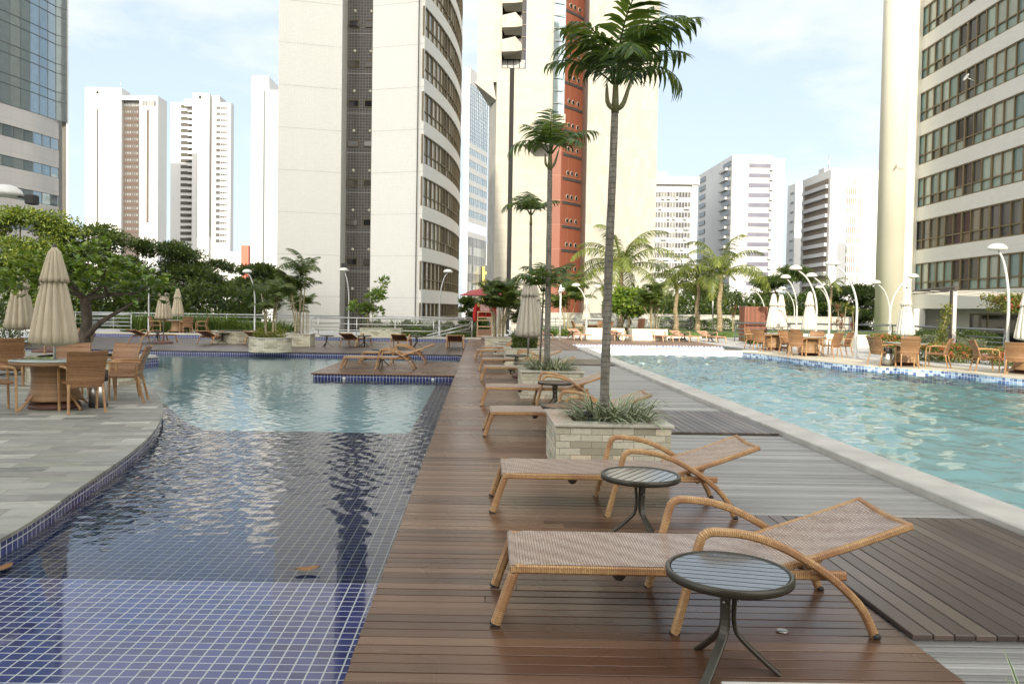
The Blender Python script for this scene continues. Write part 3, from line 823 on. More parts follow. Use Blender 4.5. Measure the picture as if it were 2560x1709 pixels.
# ------------------------------------------------------------------ furniture
def lounger_parts(t, seat_m, frame_m, side_m=None):
    side_m = side_m or frame_m
    W_ = 0.61
    # seat: woven deck slightly sagging between the rails
    mb = MB(); nx, ny = 16, 6; vs = []; uv = {}
    for i in range(nx + 1):
        for j in range(ny + 1):
            u, v = i / nx, j / ny
            z = 0.322 - 0.010 * math.sin(PI * v) * math.sin(PI * min(1, u * 1.05)) - (0.012 if i == 0 else 0)
            vs.append((0.068 + 1.40 * u - (0.006 if i == 0 else 0), 0.004 + (W_ - 0.008) * v, z))
    fs = []; us = []
    for i in range(nx):
        for j in range(ny):
            a = i * (ny + 1) + j
            f = (a, a + ny + 1, a + ny + 2, a + 1); fs.append(f); us.append([(vs[k][1], vs[k][0]) for k in f])
    mb.add(vs, fs, us, True)
    mb.box(0.10, 1.46, 0.03, W_ - 0.03, 0.285, 0.300)
    mb.build('seat', seat_m, t)
    mb = MB()
    for y in (0.016, W_ - 0.016):
        mb.sweep([(0.066, y, 0.296), (0.9, y, 0.296), (1.74, y, 0.292)], 0.036, 0.046, (0, 1, 0))
    mb.sweep([(1.46, 0.03, 0.285), (1.46, W_ - 0.03, 0.285)], 0.036, 0.03, (1, 0, 0))
    mb.build('seat_frame', side_m, t)
    MB().sweep([(0.078, 0.0, 0.297), (0.078, W_, 0.297)], 0.034, 0.046, (1, 0, 0)).build('front_rail', seat_m, t)
    for y in (0.026, W_ - 0.026):
        lg = MB().sweep([(0.095, y, 0.300), (0.045, y, 0.16), (-0.005, y, 0.012)], 0.050, 0.05, (0, 1, 0)).build('leg', frame_m, t)
        MB().sweep([(-0.005, y, 0.013), (-0.010, y, 0.0)], 0.052, 0.053, (0, 1, 0)).build('foot', M['rubber'], lg)
    for y in (-0.028, W_ + 0.028):
        pts = [(0.885, y, 0.0), (0.935, y, 0.2), (0.993, y, 0.44), (1.008, y, 0.485), (1.04, y, 0.508), (1.10, y, 0.512), (1.24, y, 0.498), (1.40, y, 0.445), (1.58, y, 0.345), (1.71, y, 0.245), (1.81, y, 0.135), (1.875, y, 0.0)]
        pts = [tuple(p) for p in catmull(pts[:3], 2)] + [tuple(p) for p in catmull(pts[3:], 3)]
        ar = MB().sweep(pts, 0.046, 0.040, (0, 1, 0)).build('armrest', frame_m, t)
        f_ = MB(); f_.box(0.862, 0.905, y - .022, y + .022, 0.0, 0.008); f_.tube([(1.873, y - .024, 0.012), (1.873, y + .024, 0.012)], 0.02, 8); f_.build('foot', M['rubber'], ar)
    # backrest, hinged and raised
    Mb = Matrix.Translation((1.43, 0, 0.318)) @ Matrix.Rotation(-R(18.5), 4, 'Y')
    mb = MB(); vs = []; nx = 10
    for i in range(nx + 1):
        for j in range(ny + 1):
            u, v = i / nx, j / ny
            vs.append((0.67 * u, 0.035 + (W_ - 0.07) * v, 0.012 - 0.018 * math.sin(PI * v) + 0.012 * u * u))
    fs = []; us = []
    for i in range(nx):
        for j in range(ny):
            a = i * (ny + 1) + j
            f = (a, a + ny + 1, a + ny + 2, a + 1); fs.append(f); us.append([(vs[k][1], vs[k][0]) for k in f])
    mb.add(vs, fs, us, True, M=Mb)
    mb.add([(p[0], p[1], p[2] - .02) for p in vs], [tuple(reversed(f)) for f in fs], us, True, M=Mb)
    bk = mb.build('backrest', seat_m, t)
    mb = MB()
    for y in (0.036, W_ - 0.036):
        mb.sweep([(0, y, 0.0), (0.35, y, 0.0), (0.68, y, 0.012)], 0.034, 0.036, (0, 1, 0), M=Mb)
    mb.sweep([(0.668, 0.03, 0.012), (0.668, W_ / 2, 0.0), (0.668, W_ - 0.03, 0.012)], 0.034, 0.034, (1, 0, 0), M=Mb)
    mb.build('rim', side_m, bk)
    mb = MB(); mb.sweep([(1.60, 0.12, 0.26), (1.68, 0.12, 0.385)], 0.02, 0.03, (0, 1, 0)); mb.sweep([(1.60, W_ - .12, 0.26), (1.68, W_ - .12, 0.385)], 0.02, 0.03, (0, 1, 0))
    mb.sweep([(1.60, .05, .262), (1.60, W_ - .05, .262)], .025, .025, (1, 0, 0))
    mb.build('back_support', frame_m, t)
    MB().tube([(0.62, 0.06, .262), (0.62, .1, .262)], .035, 10).build('wheel', M['darkpaint'], t)

LG = 'woven sun loungers along the timber walkway'
lg0 = thing('sun_lounger', 'nearest sun lounger on the timber deck, woven brown with tan rattan arms', 'sun lounger', (0.112, 3.925, 0), R(-0.9), LG)
lounger_parts(lg0, M['weave_seat'], M['weave_frame'])
for (x, y, rz, lab) in ((0.135, 6.13, -.6, 'woven sun lounger in front of the first stone planter with the tall palm'),
                        (0.10, 9.80, .2, 'woven sun lounger whose back end is hidden behind the tall palm planter'),
                        (0.065, 12.87, -.4, 'woven sun lounger in front of the second square stone planter'),
                        (0.07, 17.26, .3, 'woven sun lounger just behind the second square stone planter'),
                        (0.03, 19.98, 0, 'woven sun lounger in front of the planter below the closed taupe parasol'),
                        (-0.10, 24.3, .5, 'woven sun lounger behind the third planter, nearer of the far pair on the walkway'),
                        (0.06, 26.25, 0, 'farthest woven sun lounger on the walkway, beside the round stone planter')):
    dup(lg0, (x, y, 0), R(rz), lab)
# two on the platform that juts into the pool
dup(lg0, (-3.50, 20.05, 0), R(0), 'sun lounger nearer the edge of the wooden platform over the pool', 'sun loungers on the pool platform')
dup(lg0, (-3.36, 22.30, 0), R(0.4), 'sun lounger on the far side of the wooden pool platform, behind the table', 'sun loungers on the pool platform')
# the row on the far left deck, backs to the viewer
lgd = None
FL = 'sun loungers in a row on the far deck'
for i, (x, y, rz, lab) in enumerate(((-13.75, 31.1, 62, 'leftmost dark sun lounger on the far deck, seen from behind'),
                        (-10.95, 31.1, 72, 'dark sun lounger on the far deck right of the closed parasol on its round base'),
                        (-9.0, 31.0, 78, 'dark sun lounger partly hidden behind the round stone planter on the far deck'),
                        (-5.2, 30.7, 76, 'dark sun lounger on the far deck beside the square stone planter'),
                        (-3.35, 32.6, 268, 'sun lounger on the far deck facing the viewer between two small tables'),
                        (-0.93, 30.4, 90, 'tan backed sun lounger at the right end of the far deck row'))):
    if lgd is None:
        lgd = thing('sun_lounger', lab, 'sun lounger', (x, y, 0), R(rz), FL); lounger_parts(lgd, M['weave_dark'], M['weave_frame'])
        o = lgd
    else:
        o = dup(lgd, (x, y, 0), R(rz), lab)
    # turn so that the raised back is towards the viewer: foot end away
    Lx = Vector((2.05, 0.3, 0)); Lx.rotate(Euler((0, 0, R(rz) + (PI if rz < 180 else 0))))
    if rz < 180:
        o.rotation_euler = (0, 0, R(rz) + PI); o.location = Vector((x, y, 0)) - Lx + Vector((0, 0.05, 0))
    else:
        o.rotation_euler = (0, 0, R(rz)); 

def side_table_parts(t, top_m):
    mb = MB(); prof = [(0.250, 0.418), (0.270, 0.414), (0.277, 0.420), (0.278, 0.446), (0.273, 0.452), (0.262, 0.452), (0.256, 0.446), (0.250, 0.430)]
    mb.lathe(prof + [prof[0]], 48); mb.f = [f for f in mb.f if len(f) == 4]; mb.uv = mb.uv[:len(mb.f)]; mb.sm = mb.sm[:len(mb.f)]
    mb.build('rim', M['bronze'], t)
    mb = MB(); r = 0.252; n = 9; p = 2 * r / n
    for i in range(n):
        a, c = -r + i * p + 0.0045, -r + (i + 1) * p - 0.0045
        pts = []
        for k in range(7): pts.append((math.sqrt(max(0.0004, r * r - (a + (c - a) * k / 6) ** 2)), a + (c - a) * k / 6))
        poly = [(q[0], q[1]) for q in pts] + [(-q[0], q[1]) for q in reversed(pts)]
        mb.prism(poly, 0.428, 0.446)
    mb.build('slatted_top', top_m, t)
    mb = MB(); mb.lathe([(0.0, .395), (0.09, .40), (0.10, .415), (0.10, .427), (0, .427)], 16); mb.build('bracket', M['bronze'], t)
    for k in range(3):
        Mz = Matrix.Rotation(2 * PI * k / 3, 4, 'Z')
        pts = [tuple(p) for p in catmull([(0.036, 0, 0.41), (0.026, 0, 0.30), (0.028, 0, 0.205), (0.055, 0, 0.15), (0.15, 0, 0.062), (0.225, 0, 0.0)], 3)]
        lg = MB().sweep(pts, 0.042, 0.018, (0, 1, 0), M=Mz).build('leg', M['bronze'], t)
        b = MB()
        for z in (.37, .315): b.tube([(0.043, 0, z), (0.048, 0, z)], 0.006, 8, M=Mz)
        b.build('bolt', M['steel'], lg)
ST = 'small round side tables beside the loungers'
st0 = thing('side_table', 'nearest small round slatted side table in front of the nearest lounger', 'side table', (1.135, 3.50, 0), R(-12), ST)
side_table_parts(st0, M['slattop'])
for (x, y, rz, lab) in ((1.155, 5.54, 55, 'round slatted side table between the two nearest sun loungers'),
                        (1.225, 12.52, 30, 'round side table in front of the second stone planter'),
                        (0.94, 19.62, 10, 'round side table in front of the third stone planter, farther of two'),
                        (1.03, 16.9, 70, 'round side table just behind the second stone planter')):
    dup(st0, (x, y, 0), R(rz), lab)
stb = thing('side_table', 'round side table with brown top half hidden behind the tall palm planter', 'side table', (1.04, 9.46, 0), R(20), ST)
side_table_parts(stb, M['browntop'])
dup(st0, (-2.61, 21.35, 0), R(40), 'round side table between the two loungers on the pool platform', 'side tables on the far decks')
for (x, y, lab) in ((-13.0, 31.9, 'side table left of the closed parasol on the far left deck'), (-10.35, 31.9, 'side table on the far deck left of the round stone planter'),
                    (-5.95, 30.9, 'side table on the far deck beside the square stone planter'), (-4.52, 31.2, 'side table left of the lounger that faces the viewer on the far deck'), (-2.48, 31.5, 'side table right of the lounger that faces the viewer on the far deck')):
    dup(st0, (x, y, 0), R(random.random() * 120), lab, 'side tables on the far decks')

# far right row facing the viewer: sling loungers on pale teak frames
def sling_lounger(t):
    lounger_parts(t, M['sling'], M['teak'])
SL = 'terracotta loungers on the sunny far deck'
sl0 = None
for i, (x, y, lab) in enumerate(((3.9, 41.2, 'terracotta lounger left of the camera pole on the sunny far deck'), (5.9, 41.1, 'terracotta lounger in front of the dining set on the sunny far deck'), (8.05, 41.1, 'terracotta lounger left of the white planter on the sunny far deck'),
                                 (10.2, 41.3, 'terracotta lounger just right of the white planter'), (11.55, 41.3, 'middle terracotta lounger of the three right of the white planter'), (12.95, 41.2, 'rightmost terracotta lounger on the sunny far deck'))):
    if sl0 is None:
        sl0 = o = thing('sun_lounger', lab, 'sun lounger', (x, y, 0), R(104), SL); sling_lounger(o)
    else: o = dup(sl0, (x, y, 0), R(104 + random.uniform(-4, 4)), lab)
for (x, y, lab) in ((5.0, 42.0, 'small dark side table on the sunny far deck beside the aloe-like plants'), (7.3, 41.8, 'small dark side table beside the tall palm trunk on the sunny far deck'), (10.95, 42.0, 'dark side table between the loungers right of the white planter'), (12.4, 42.1, 'dark side table left of the rightmost terracotta lounger')):
    dup(st0, (x, y, 0), R(30), lab, 'side tables on the far decks')

# ---- rattan dining chairs and tables
def chair_parts(t):
    mb = MB(); mb.bbox(-0.245, 0.245, -0.22, 0.25, 0.405, 0.45, 0.018); mb.build('seat', M['weave_chair'], t)
    nx, ny = 8, 8; vs = []
    def bp(u, v):
        z = 0.37 + 0.52 * v; x = (0.235 + 0.025 * v) * (2 * u - 1)
        y = -0.235 - 0.13 * v * v - 0.03 * v + 0.045 * (2 * u - 1) ** 2
        return (x, y, z - 0.012 * (1 - abs(2 * u - 1)) * 0 + (0.012 * abs(2 * u - 1) if v == 1 else 0))
    for i in range(nx + 1):
        for j in range(ny + 1): vs.append(bp(i / nx, j / ny))
    fs = []; us = []
    for i in range(nx):
        for j in range(ny):
            a = i * (ny + 1) + j; f = (a, a + ny + 1, a + ny + 2, a + 1); fs.append(f); us.append([(vs[k][0], vs[k][2]) for k in f])
    mb = MB(); mb.add(vs, fs, us, True); mb.add([(p[0], p[1] - .03, p[2]) for p in vs], [tuple(reversed(f)) for f in fs], us, True)
    bk = mb.build('backrest', M['weave_chair'], t)
    e = MB(); e.sweep([(lambda p: (p[0], p[1] - .015, p[2]))(bp(k / 8, 1)) for k in range(9)], 0.036, 0.022, (0, 1, 0))
    for u in (0, 1): e.sweep([(lambda p: (p[0], p[1] - .015, p[2]))(bp(u, k / 8)) for k in range(9)], 0.022, 0.036, (1, 0, 0))
    e.build('edging', M['weave_chair'], bk)
    for s in (-1, 1):
        pts = [tuple(p) for p in catmull([(s * .25, -.28, .655), (s * .262, -.05, .665), (s * .268, .17, .655), (s * .268, .235, .635), (s * .266, .262, .58), (s * .262, .27, .40), (s * .255, .275, .0)], 3)]
        MB().sweep(pts, 0.036, 0.034, (1, 0, 0)).build('armrest', M['weave_frame'], t)
        MB().sweep([(s * .225, -.24, .42), (s * .235, -.28, .2), (s * .245, -.33, .0)], 0.036, 0.036, (1, 0, 0)).build('leg', M['weave_frame'], t)
CH = 'rattan dining chairs round the tables'
ch0 = None
def chair(x, y, rz, lab):
    """rz: direction the sitter faces, degrees from +x"""
    global ch0
    if ch0 is None:
        ch0 = thing('dining_chair', lab, 'chair', (x, y, 0), R(rz - 90), CH); chair_parts(ch0); return ch0
    return dup(ch0, (x, y, 0), R(rz - 90), lab)
def table_parts(t):
    MB().lathe([(0, .716), (.61, .716), (.615, .722), (.61, .729), (0, .729)], 40).build('glass_top', M['tabglass'], t)
    MB().lathe([(0.2, .655), (.57, .655), (.60, .665), (.605, .69), (.60, .714), (.2, .714)], 40).build('table_top', M['weave_table'], t)
    MB().lathe([(.40, .12), (.375, .16), (.33, .28), (.315, .45), (.325, .60), (.345, .655)], 32).build('pedestal', M['weave_table'], t)
    for k in range(4):
        a = PI / 4 + k * PI / 2
        MB().sweep([(.36 * math.cos(a), .36 * math.sin(a), .2), (.58 * math.cos(a), .58 * math.sin(a), 0.0)], .035, .03, (-math.sin(a), math.cos(a), 0)).build('strut', M['weave_frame'], t)
tg = NT('clear_table_glass'); tg.base((.55, .65, .62)); M['tabglass'] = tg.set(Roughness=.03, Transmission_Weight=.55, IOR=1.45)
DT = 'round rattan dining tables with parasols'
dt0 = None
def dtable(x, y, lab):
    global dt0
    if dt0 is None:
        dt0 = thing('dining_table', lab, 'dining table', (x, y, 0), R(20), DT); table_parts(dt0); return dt0
    return dup(dt0, (x, y, 0), R(random.random() * 90), lab)

# ---- closed parasols
def parasol_parts(t, mat, slim=1.0, base=True, h=0.0):
    q = slim
    MB().tube([(0, 0, 0.02), (0, 0, 2.46)], 0.021, 10).build('pole', M['steel'], t)
    mb = MB(); mb.lathe([(.05 * q, .925), (.26 * q, .955), (.335 * q, 1.0), (.315 * q, 1.12), (.265 * q, 1.4), (.205 * q, 1.7), (.15 * q, 1.95), (.10, 2.1)], 104, flute=.13, nf=13, ph=1.0)
    cn = mb.build('canopy', mat, t)
    mb = MB(); mb.lathe([(.15 * q, 1.905), (.205 * q, 1.89), (.19 * q, 1.96), (.14 * q, 2.15), (.085, 2.35), (.03, 2.42)], 104, flute=.12, nf=13, ph=.4)
    mb.build('vent_tier', mat, cn)
    MB().lathe([(.0, 2.41), (.028, 2.415), (.03, 2.45), (.018, 2.475), (0, 2.48)], 12).build('finial', M['darkpaint'], t)
    if base:
        MB().lathe([(0, 0), (.36, 0), (.37, .03), (.35, .075), (.12, .105), (.04, .115), (.035, .3), (0, .3)], 32).build('base', simple('brown_base', (.10, .045, .03), .6), t)
PG = 'closed canvas parasols'
pz = {}
def parasol(x, y, key, lab, slim=1.0, rz=0, scale=None):
    k = key
    if k not in pz:
        pz[k] = thing('parasol', lab, 'parasol', (x, y, 0), R(rz), PG); parasol_parts(pz[k], M[key], slim); o = pz[k]
        if scale: o.scale = (scale,) * 3
        return o
    return dup(pz[k], (x, y, 0), R(rz), lab, None, scale)

# left foreground set
dtable(-6.42, 11.95, 'large round rattan table with glass top on the slate terrace, nearest on the left')
parasol(-6.42, 11.95, 'canvas', 'big closed sand-coloured parasol standing through the nearest left table', rz=10)
chair(-5.80, 11.55, 128, 'rattan armchair with its back to the viewer in front of the steel bin')
chair(-7.02, 11.35, 42, 'rattan armchair cut by the left edge of the picture at the near table')
chair(-5.72, 12.75, 195, 'rattan armchair seen side on between the steel bin and the curved planter')
chair(-6.75, 13.0, -75, 'rattan armchair behind the near left parasol, facing the viewer')
chair(-6.12, 13.25, -105, 'rattan armchair behind the near left table with its back just above the glass')
# second set behind
dtable(-10.3, 17.2, 'round table of the second set behind the near left parasol')
parasol(-10.7, 18.4, 'canvas', 'closed sand-coloured parasol half hidden left behind the nearest one', rz=40)
parasol(-13.7, 24.9, 'canvas', 'closed sand-coloured parasol half hidden right behind the nearest one', rz=70)
chair(-9.0, 15.1, 120, 'rattan armchair at the left edge of the second terrace table')
chair(-9.05, 17.6, 170, 'pale rattan armchair left of the dark tree trunk')
chair(-10.9, 20.6, 250, 'rattan armchair behind the dark tree trunk on the slate terrace')
chair(-10.4, 15.9, 80, 'rattan armchair at the far side of the second terrace table')
chair(-10.25, 19.9, 205, 'lone rattan chair standing right of the dark tree trunk')
# far left set and its parasols
dtable(-16.1, 42.2, 'small looking round table by the tall strap-leaf hedge on the far left')
chair(-17.1, 41.9, 5, 'far left chair standing left of its table by the strap-leaf hedge')
chair(-15.3, 41.3, 125, 'far left chair with its back to the viewer by the strap-leaf hedge')
chair(-14.9, 42.5, 190, 'far left chair standing right of its table by the strap-leaf hedge')
parasol(-12.6, 31.55, 'canvas', 'closed parasol on a round brown base on the far left deck', rz=20)
parasol(-16.1, 42.2, 'canvas', 'closed parasol at the far left table in front of the dark trees', rz=55)
# middle
parasol(1.16, 18.45, 'canvas_grey', 'closed taupe parasol between the thin palm trunks on the walkway', slim=.95, rz=15)
parasol(1.95, 27.6, 'canvas_grey', 'closed taupe parasol mostly hidden behind the other on the walkway', slim=.95, rz=50)
# right terrace
dtable(12.45, 29.75, 'round rattan table beside the pool edge, left of the tall lamp post')
parasol(12.62, 30.2, 'canvas_sunlit', 'closed cream parasol right of the pair, over the poolside table', slim=.85, rz=5)
chair(11.75, 29.1, 55, 'poolside rattan chair nearest the water at the left poolside table')
chair(12.9, 28.95, 120, 'rattan chair with its back to the viewer left of the tall lamp post')
chair(13.75, 29.9, 180, 'rattan chair seen edge on just left of the tall lamp post')
chair(12.1, 30.7, -60, 'rattan chair facing the viewer across the left poolside table')
chair(13.2, 30.9, -120, 'rattan chair beyond the left poolside table, facing left')
dtable(12.55, 33.7, 'round rattan table under the pair of cream parasols')
parasol(12.55, 33.7, 'canvas_sunlit', 'taller left parasol of the cream pair on the far terrace', rz=25)
parasol(13.6, 35.6, 'canvas_sunlit', 'right parasol of the cream pair on the far terrace', rz=60)
chair(11.85, 33.0, 40, 'rattan chair at the left end of the far poolside tables')
chair(12.9, 32.75, 100, 'rattan chair with its back to the viewer under the cream parasol pair')
chair(12.0, 34.4, -45, 'rattan chair behind the table under the cream parasol pair')
chair(13.4, 34.2, 200, 'rattan chair right of the table under the cream parasol pair')
dtable(13.4, 24.75, 'round rattan table in front of the vine post, by the orange flower bed')
parasol(13.5, 25.0, 'canvas_sunlit', 'closed cream parasol in front of the pale column on the right terrace', slim=.82, rz=12)
chair(12.62, 24.7, 20, 'rattan chair left of the round table by the orange flowers')
chair(13.02, 23.95, 75, 'rattan chair with its back to the viewer by the steel bin on the right terrace')
chair(14.05, 24.15, 140, 'rattan chair right of the round table in front of the orange flowers')
chair(13.95, 25.6, -125, 'rattan chair behind the round table by the orange flowers')
dtable(15.35, 22.05, 'round rattan table cut by the right edge of the picture')
parasol(15.45, 22.3, 'canvas_sunlit', 'closed cream parasol cut by the right edge of the picture', rz=33)
chair(14.55, 22.65, -15, 'rattan chair seen side on at the right edge table')
chair(14.75, 21.6, 50, 'rattan chair with its back to the viewer at the right edge table')
# sunny far deck set
dtable(7.0, 44.6 + 4.2, 'round table of the orange teak set behind the sunny far loungers')
chair(6.1, 48.8, 10, 'orange tinted chair left of its table behind the sunny far loungers')
chair(7.95, 49.0, 185, 'orange tinted chair right of its table behind the sunny far loungers')
chair(7.5, 49.6, -130, 'orange tinted chair behind its table, facing the viewer on the far side')
parasol(6.9, 51.0, 'canvas_sunlit', 'closed white parasol behind the orange teak set near the palms', rz=3)

# ---- bins
def bin_parts(t):
    MB().lathe([(0, 0), (.135, 0), (.138, .02), (.138, .05)], 28).build('base', M['rubber'], t)
    MB().lathe([(.136, .05), (.136, .40)], 28).build('body', M['steel'], t)
    MB().lathe([(.139, .40), (.139, .56), (.125, .56), (.12, .42), (0, .42)], 28).build('rim', M['rubber'], t)
bn = thing('waste_bin', 'steel waste bin with black rim between chair and curved planter', 'bin', (-5.83, 12.1, 0), 0, 'steel waste bins'); bin_parts(bn)
dup(bn, (12.72, 24.55, 0), 0, 'steel waste bin beside the chairs on the right terrace')
# ------------------------------------------------------------------ planters, lamps, rails
def square_planter(name, x0, x1, y0, y1, lab, h=0.5, slab=True, mat='stonebrick'):
    t = thing(name, lab, 'planter', ((x0 + x1) / 2, (y0 + y1) / 2, 0), 0, 'stone planters')
    hx, hy = (x1 - x0) / 2, (y1 - y0) / 2
    w = MB()
    i = 0.024
    P_ = [(-hx + i, -hy + i), (hx - i, -hy + i), (hx - i, hy - i), (-hx + i, hy - i), (-hx + i, -hy + i)]
    w.wall(P_, 0.0, h - 0.03, L0=random.random()); w.build('wall', M[mat], t)
    b = 0.21
    if slab:
        s = MB()
        s.bbox(-hx, hx, -hy, -hy + b, h - .03, h, .004); s.bbox(-hx, hx, hy - b, hy, h - .03, h, .004)
        s.bbox(-hx, -hx + b, -hy + b + .001, hy - b - .001, h - .03, h - .0015, .003); s.bbox(hx - b, hx, -hy + b + .001, hy - b - .001, h - .03, h - .0015, .003)
        s.build('coping', M['slab'], t)
    so = MB(); so.box(-hx + .03, hx - .03, -hy + .03, hy - .03, h - .14, h - .055); so.build('soil', M['soil'], t)
    return t
def pebbles(t, hx, hy, z, n=160):
    mb = MB()
    for k in range(n):
        s = random.uniform(.010, .020)
        mb.blob((random.uniform(-hx, hx), random.uniform(-hy, hy), z + s * .5), (s * random.uniform(.8, 1.4), s, s * .8), 6, 4, .3)
    o = mb.build('pebbles', M['pebble'], t); o['kind'] = 'stuff'
p0 = square_planter('stone_planter', 0.74, 1.90, 1.19, 2.33, 'polished granite corner of the planter at the bottom edge of the picture')
p1 = square_planter('stone_planter', 0.74, 1.90, 7.58, 8.72, 'nearest square cleft-stone planter, holding the tallest palm'); pebbles(p1, .36, .36, .445)
p2 = square_planter('stone_planter', 0.74, 1.90, 14.02, 15.15, 'second square stone planter along the walkway, with two palm trunks'); pebbles(p2, .36, .36, .445, 60)
p3 = square_planter('stone_planter', 0.72, 1.88, 22.0, 23.1, 'third square stone planter along the walkway, below the taupe parasol')
p4 = square_planter('stone_planter', 0.22, 1.35, 30.4, 31.5, 'farthest square stone planter on the walkway under the bushy palms')
square_planter('stone_planter', -7.62, -6.55, 30.75, 31.8, 'square stone planter with a palm clump on the far left deck')
square_planter('stone_planter', -6.1, -3.95, 39.0 + 1.2, 41.2, 'low stone planter behind the handrail, with a small palm and shrub')
square_planter('white_planter', 8.75, 10.15, 42.45, 43.6, 'bright white planter box between the sunny loungers', .62, True, 'whiteb')  if 'whiteb' in M else None
def round_planter(name, x, y, r, h, lab, n=40):
    t = thing(name, lab, 'planter', (x, y, 0), 0, 'stone planters')
    pts = [(r * math.cos(2 * PI * k / n), r * math.sin(2 * PI * k / n)) for k in range(n + 1)]
    MB().wall(list(pts), -0.0, h - .03, smooth=True).build('wall', M['stonebrick'], t)
    mb = MB(); prof = [(r - .2, h - .03), (r + .02, h - .03), (r + .025, h - .01), (r + .02, h), (r - .2, h)]
    mb.lathe(prof, n, smooth=False); mb.f = [f for f in mb.f if len(f) == 4]; mb.uv = mb.uv[:len(mb.f)]; mb.sm = mb.sm[:len(mb.f)]
    mb.build('coping', M['slab'], t)
    MB().lathe([(0, h - .1), (r - .05, h - .1), (r - .05, h - .05), (0, h - .05)], 24).build('soil', M['soil'], t)
    return t
round_planter('round_planter', -7.85, 15.75, 1.05, .53, 'curved stone planter round the dark broad-leaved tree on the left terrace')
round_planter('round_planter', -7.15, 27.1, .72, .5, 'round stone planter standing at the pool edge on the far deck')
round_planter('round_planter', 1.05, 27.7, .55, .42, 'low round stone planter between the last square planters on the walkway')
round_planter('round_planter', -10.2, 23.9 + 9, .9, .5, 'curved stone wall planter beside the leftmost far lounger')
t = thing('white_planter', 'bright cream planter box between the sunny far loungers', 'planter', (9.2, 43.0, 0), 0, 'cream planter boxes')
MB().bbox(-.95, .95, -.55, .55, 0, .62, .01).build('wall', M['cream_column'], t); MB().box(-.85, .85, -.45, .45, .62, .64).build('soil', M['soil'], t)
for (x, y, w, lab) in ((6.9, 43.6, 1.1, 'cream planter box partly behind the tallest palm trunk'), (16.2, 38.5, 1.1, 'cream planter box left under the red cordylines'), (18.6, 38.0, .75, 'cream planter box right of the red cordylines')):
    d = dup(t, (x, y, 0), 0, lab); d.scale = (w, 1, 1)

# spotlights and little things in the planters
t = thing('spotlight', 'small black spotlight among the striped leaves of the nearest planter', 'spotlight', (1.12, 7.92, .445), R(20), 'garden spotlights')
MB().tube([(0, 0, 0), (0, 0, .10)], .008, 8).build('stake', M['rubber'], t)
MB().tube([(-.05, 0, .115), (.03, 0, .105), (.05, 0, .10)], [.026, .03, .024], 12).build('lamp_head', M['rubber'], t)
dup(t, (0.95, 22.3, .44), R(-20), 'small black spotlight on the third walkway planter'); dup(t, (1.2, 30.6, .44), R(-20), 'small black spotlight on the farthest walkway planter')
t = thing('valve_box', 'round green plastic lid box beside the spotlight in the nearest planter', 'valve box', (1.16, 7.88, .43), 0)
MB().lathe([(0, 0), (.075, 0), (.078, .05), (.07, .055), (.07, .062), (0, .066)], 24).build('lid', M['greenplastic'], t)
for (x, y, lab) in ((1.67, 5.22, 'flush round uplight set in the boards beyond the nearest lounger'), (1.55, 3.93, 'flush round uplight in the boards under the nearest lounger'), (1.36, 4.23, 'flush round uplight in the boards behind the nearest side table')):
    t = thing('deck_light', lab, 'deck light', (x, y, 0.003), 0, 'flush deck lights')
    MB().lathe([(.022, 0), (.030, .0), (.030, .003), (.022, .004)], 20).build('rim', M['steel'], t); MB().lathe([(0, .001), (.022, .001), (.021, .002), (0, .002)], 16).build('lens', M['slab'], t)
for (px, lab) in ((860, 'left white underwater light in the platform wall'), (1082, 'right white underwater light in the platform wall')):
    t = thing('pool_light', lab, 'pool light', (X(px, 18.77, 946), 18.776, -.115), 0, 'underwater pool lights')
    MB().tube([(0, 0, 0), (0, -.012, 0)], .032, 14).build('lens', M['whitepaint'], t); MB().tube([(0, 0, 0), (0, -.008, 0)], .042, 14).build('rim', M['steel'], t)

# lamp posts: straight foot, pole bending over, dome
def lamp(x, y, h, reach, ang, lab, flood=False, grey=False):
    """ang: direction the head leans, degrees"""
    t = thing('lamp_post', lab, 'lamp post', (x, y, 0), R(ang), 'curved lamp posts with dome heads')
    pm = M['lamp_paint'] if not grey else M['rail']
    pts = [tuple(p) for p in catmull([(0, 0, 0.0), (0, 0, h * .34), (0.0, 0, h * .56), (reach * .16, 0, h * .74), (reach * .50, 0, h * .90), (reach * .9, 0, h * .985)], 5)]
    MB().tube(pts, [.048 - .018 * k / (len(pts) - 1) for k in range(len(pts))], 10).build('pole', pm, t)
    b = MB(); b.lathe([(0, 0), (.14, 0), (.14, .015), (.06, .03), (.055, .9), (0.05, .92)], 16)
    for k in range(4):
        a = k * PI / 2; c, s = math.cos(a), math.sin(a)
        b.prism([(.05 * c - .006 * s, .05 * s + .006 * c), (.13 * c - .006 * s, .13 * s + .006 * c), (.13 * c + .006 * s, .13 * s - .006 * c), (.05 * c + .006 * s, .05 * s - .006 * c)], .012, .10)
    b.build('foot', pm, t)
    d = MB(); r = .26
    d.lathe([(0, -.035), (r * .8, -.03), (r, 0.0), (r * .97, .03), (r * .85, .085), (r * .6, .13), (r * .3, .155), (0, .16)], 24, (reach, 0, h)); d.build('lamp_shade', M['lamp_dome'], t)
    if flood:
        f = MB(); f.bbox(reach - .16, reach + .16, -.22, -.12, h + .16, h + .40, .02); o = f.build('floodlight', M['rubber'], t)
        MB().box(reach - .12, reach + .12, -.232, -.222, h + .19, h + .37).build('lens', M['lamp_dome'], o)
    return t
def lampat(px_head, py_head, px_base, Y, lab, **k):
    hd = D(px_head, py_head, Y); bx = X(px_base, Y)
    return lamp(bx, Y, hd.z, max(.3, abs(hd.x - bx)), 180 if hd.x < bx else 0, lab, **k)
lampat(618, 680, 637, 43, 'left lamp post rising behind the reedy palm clump', grey=True)
lampat(385, 674, 372, 42, 'lamp post whose dome peeps out right of the broad-leaved tree', grey=True)
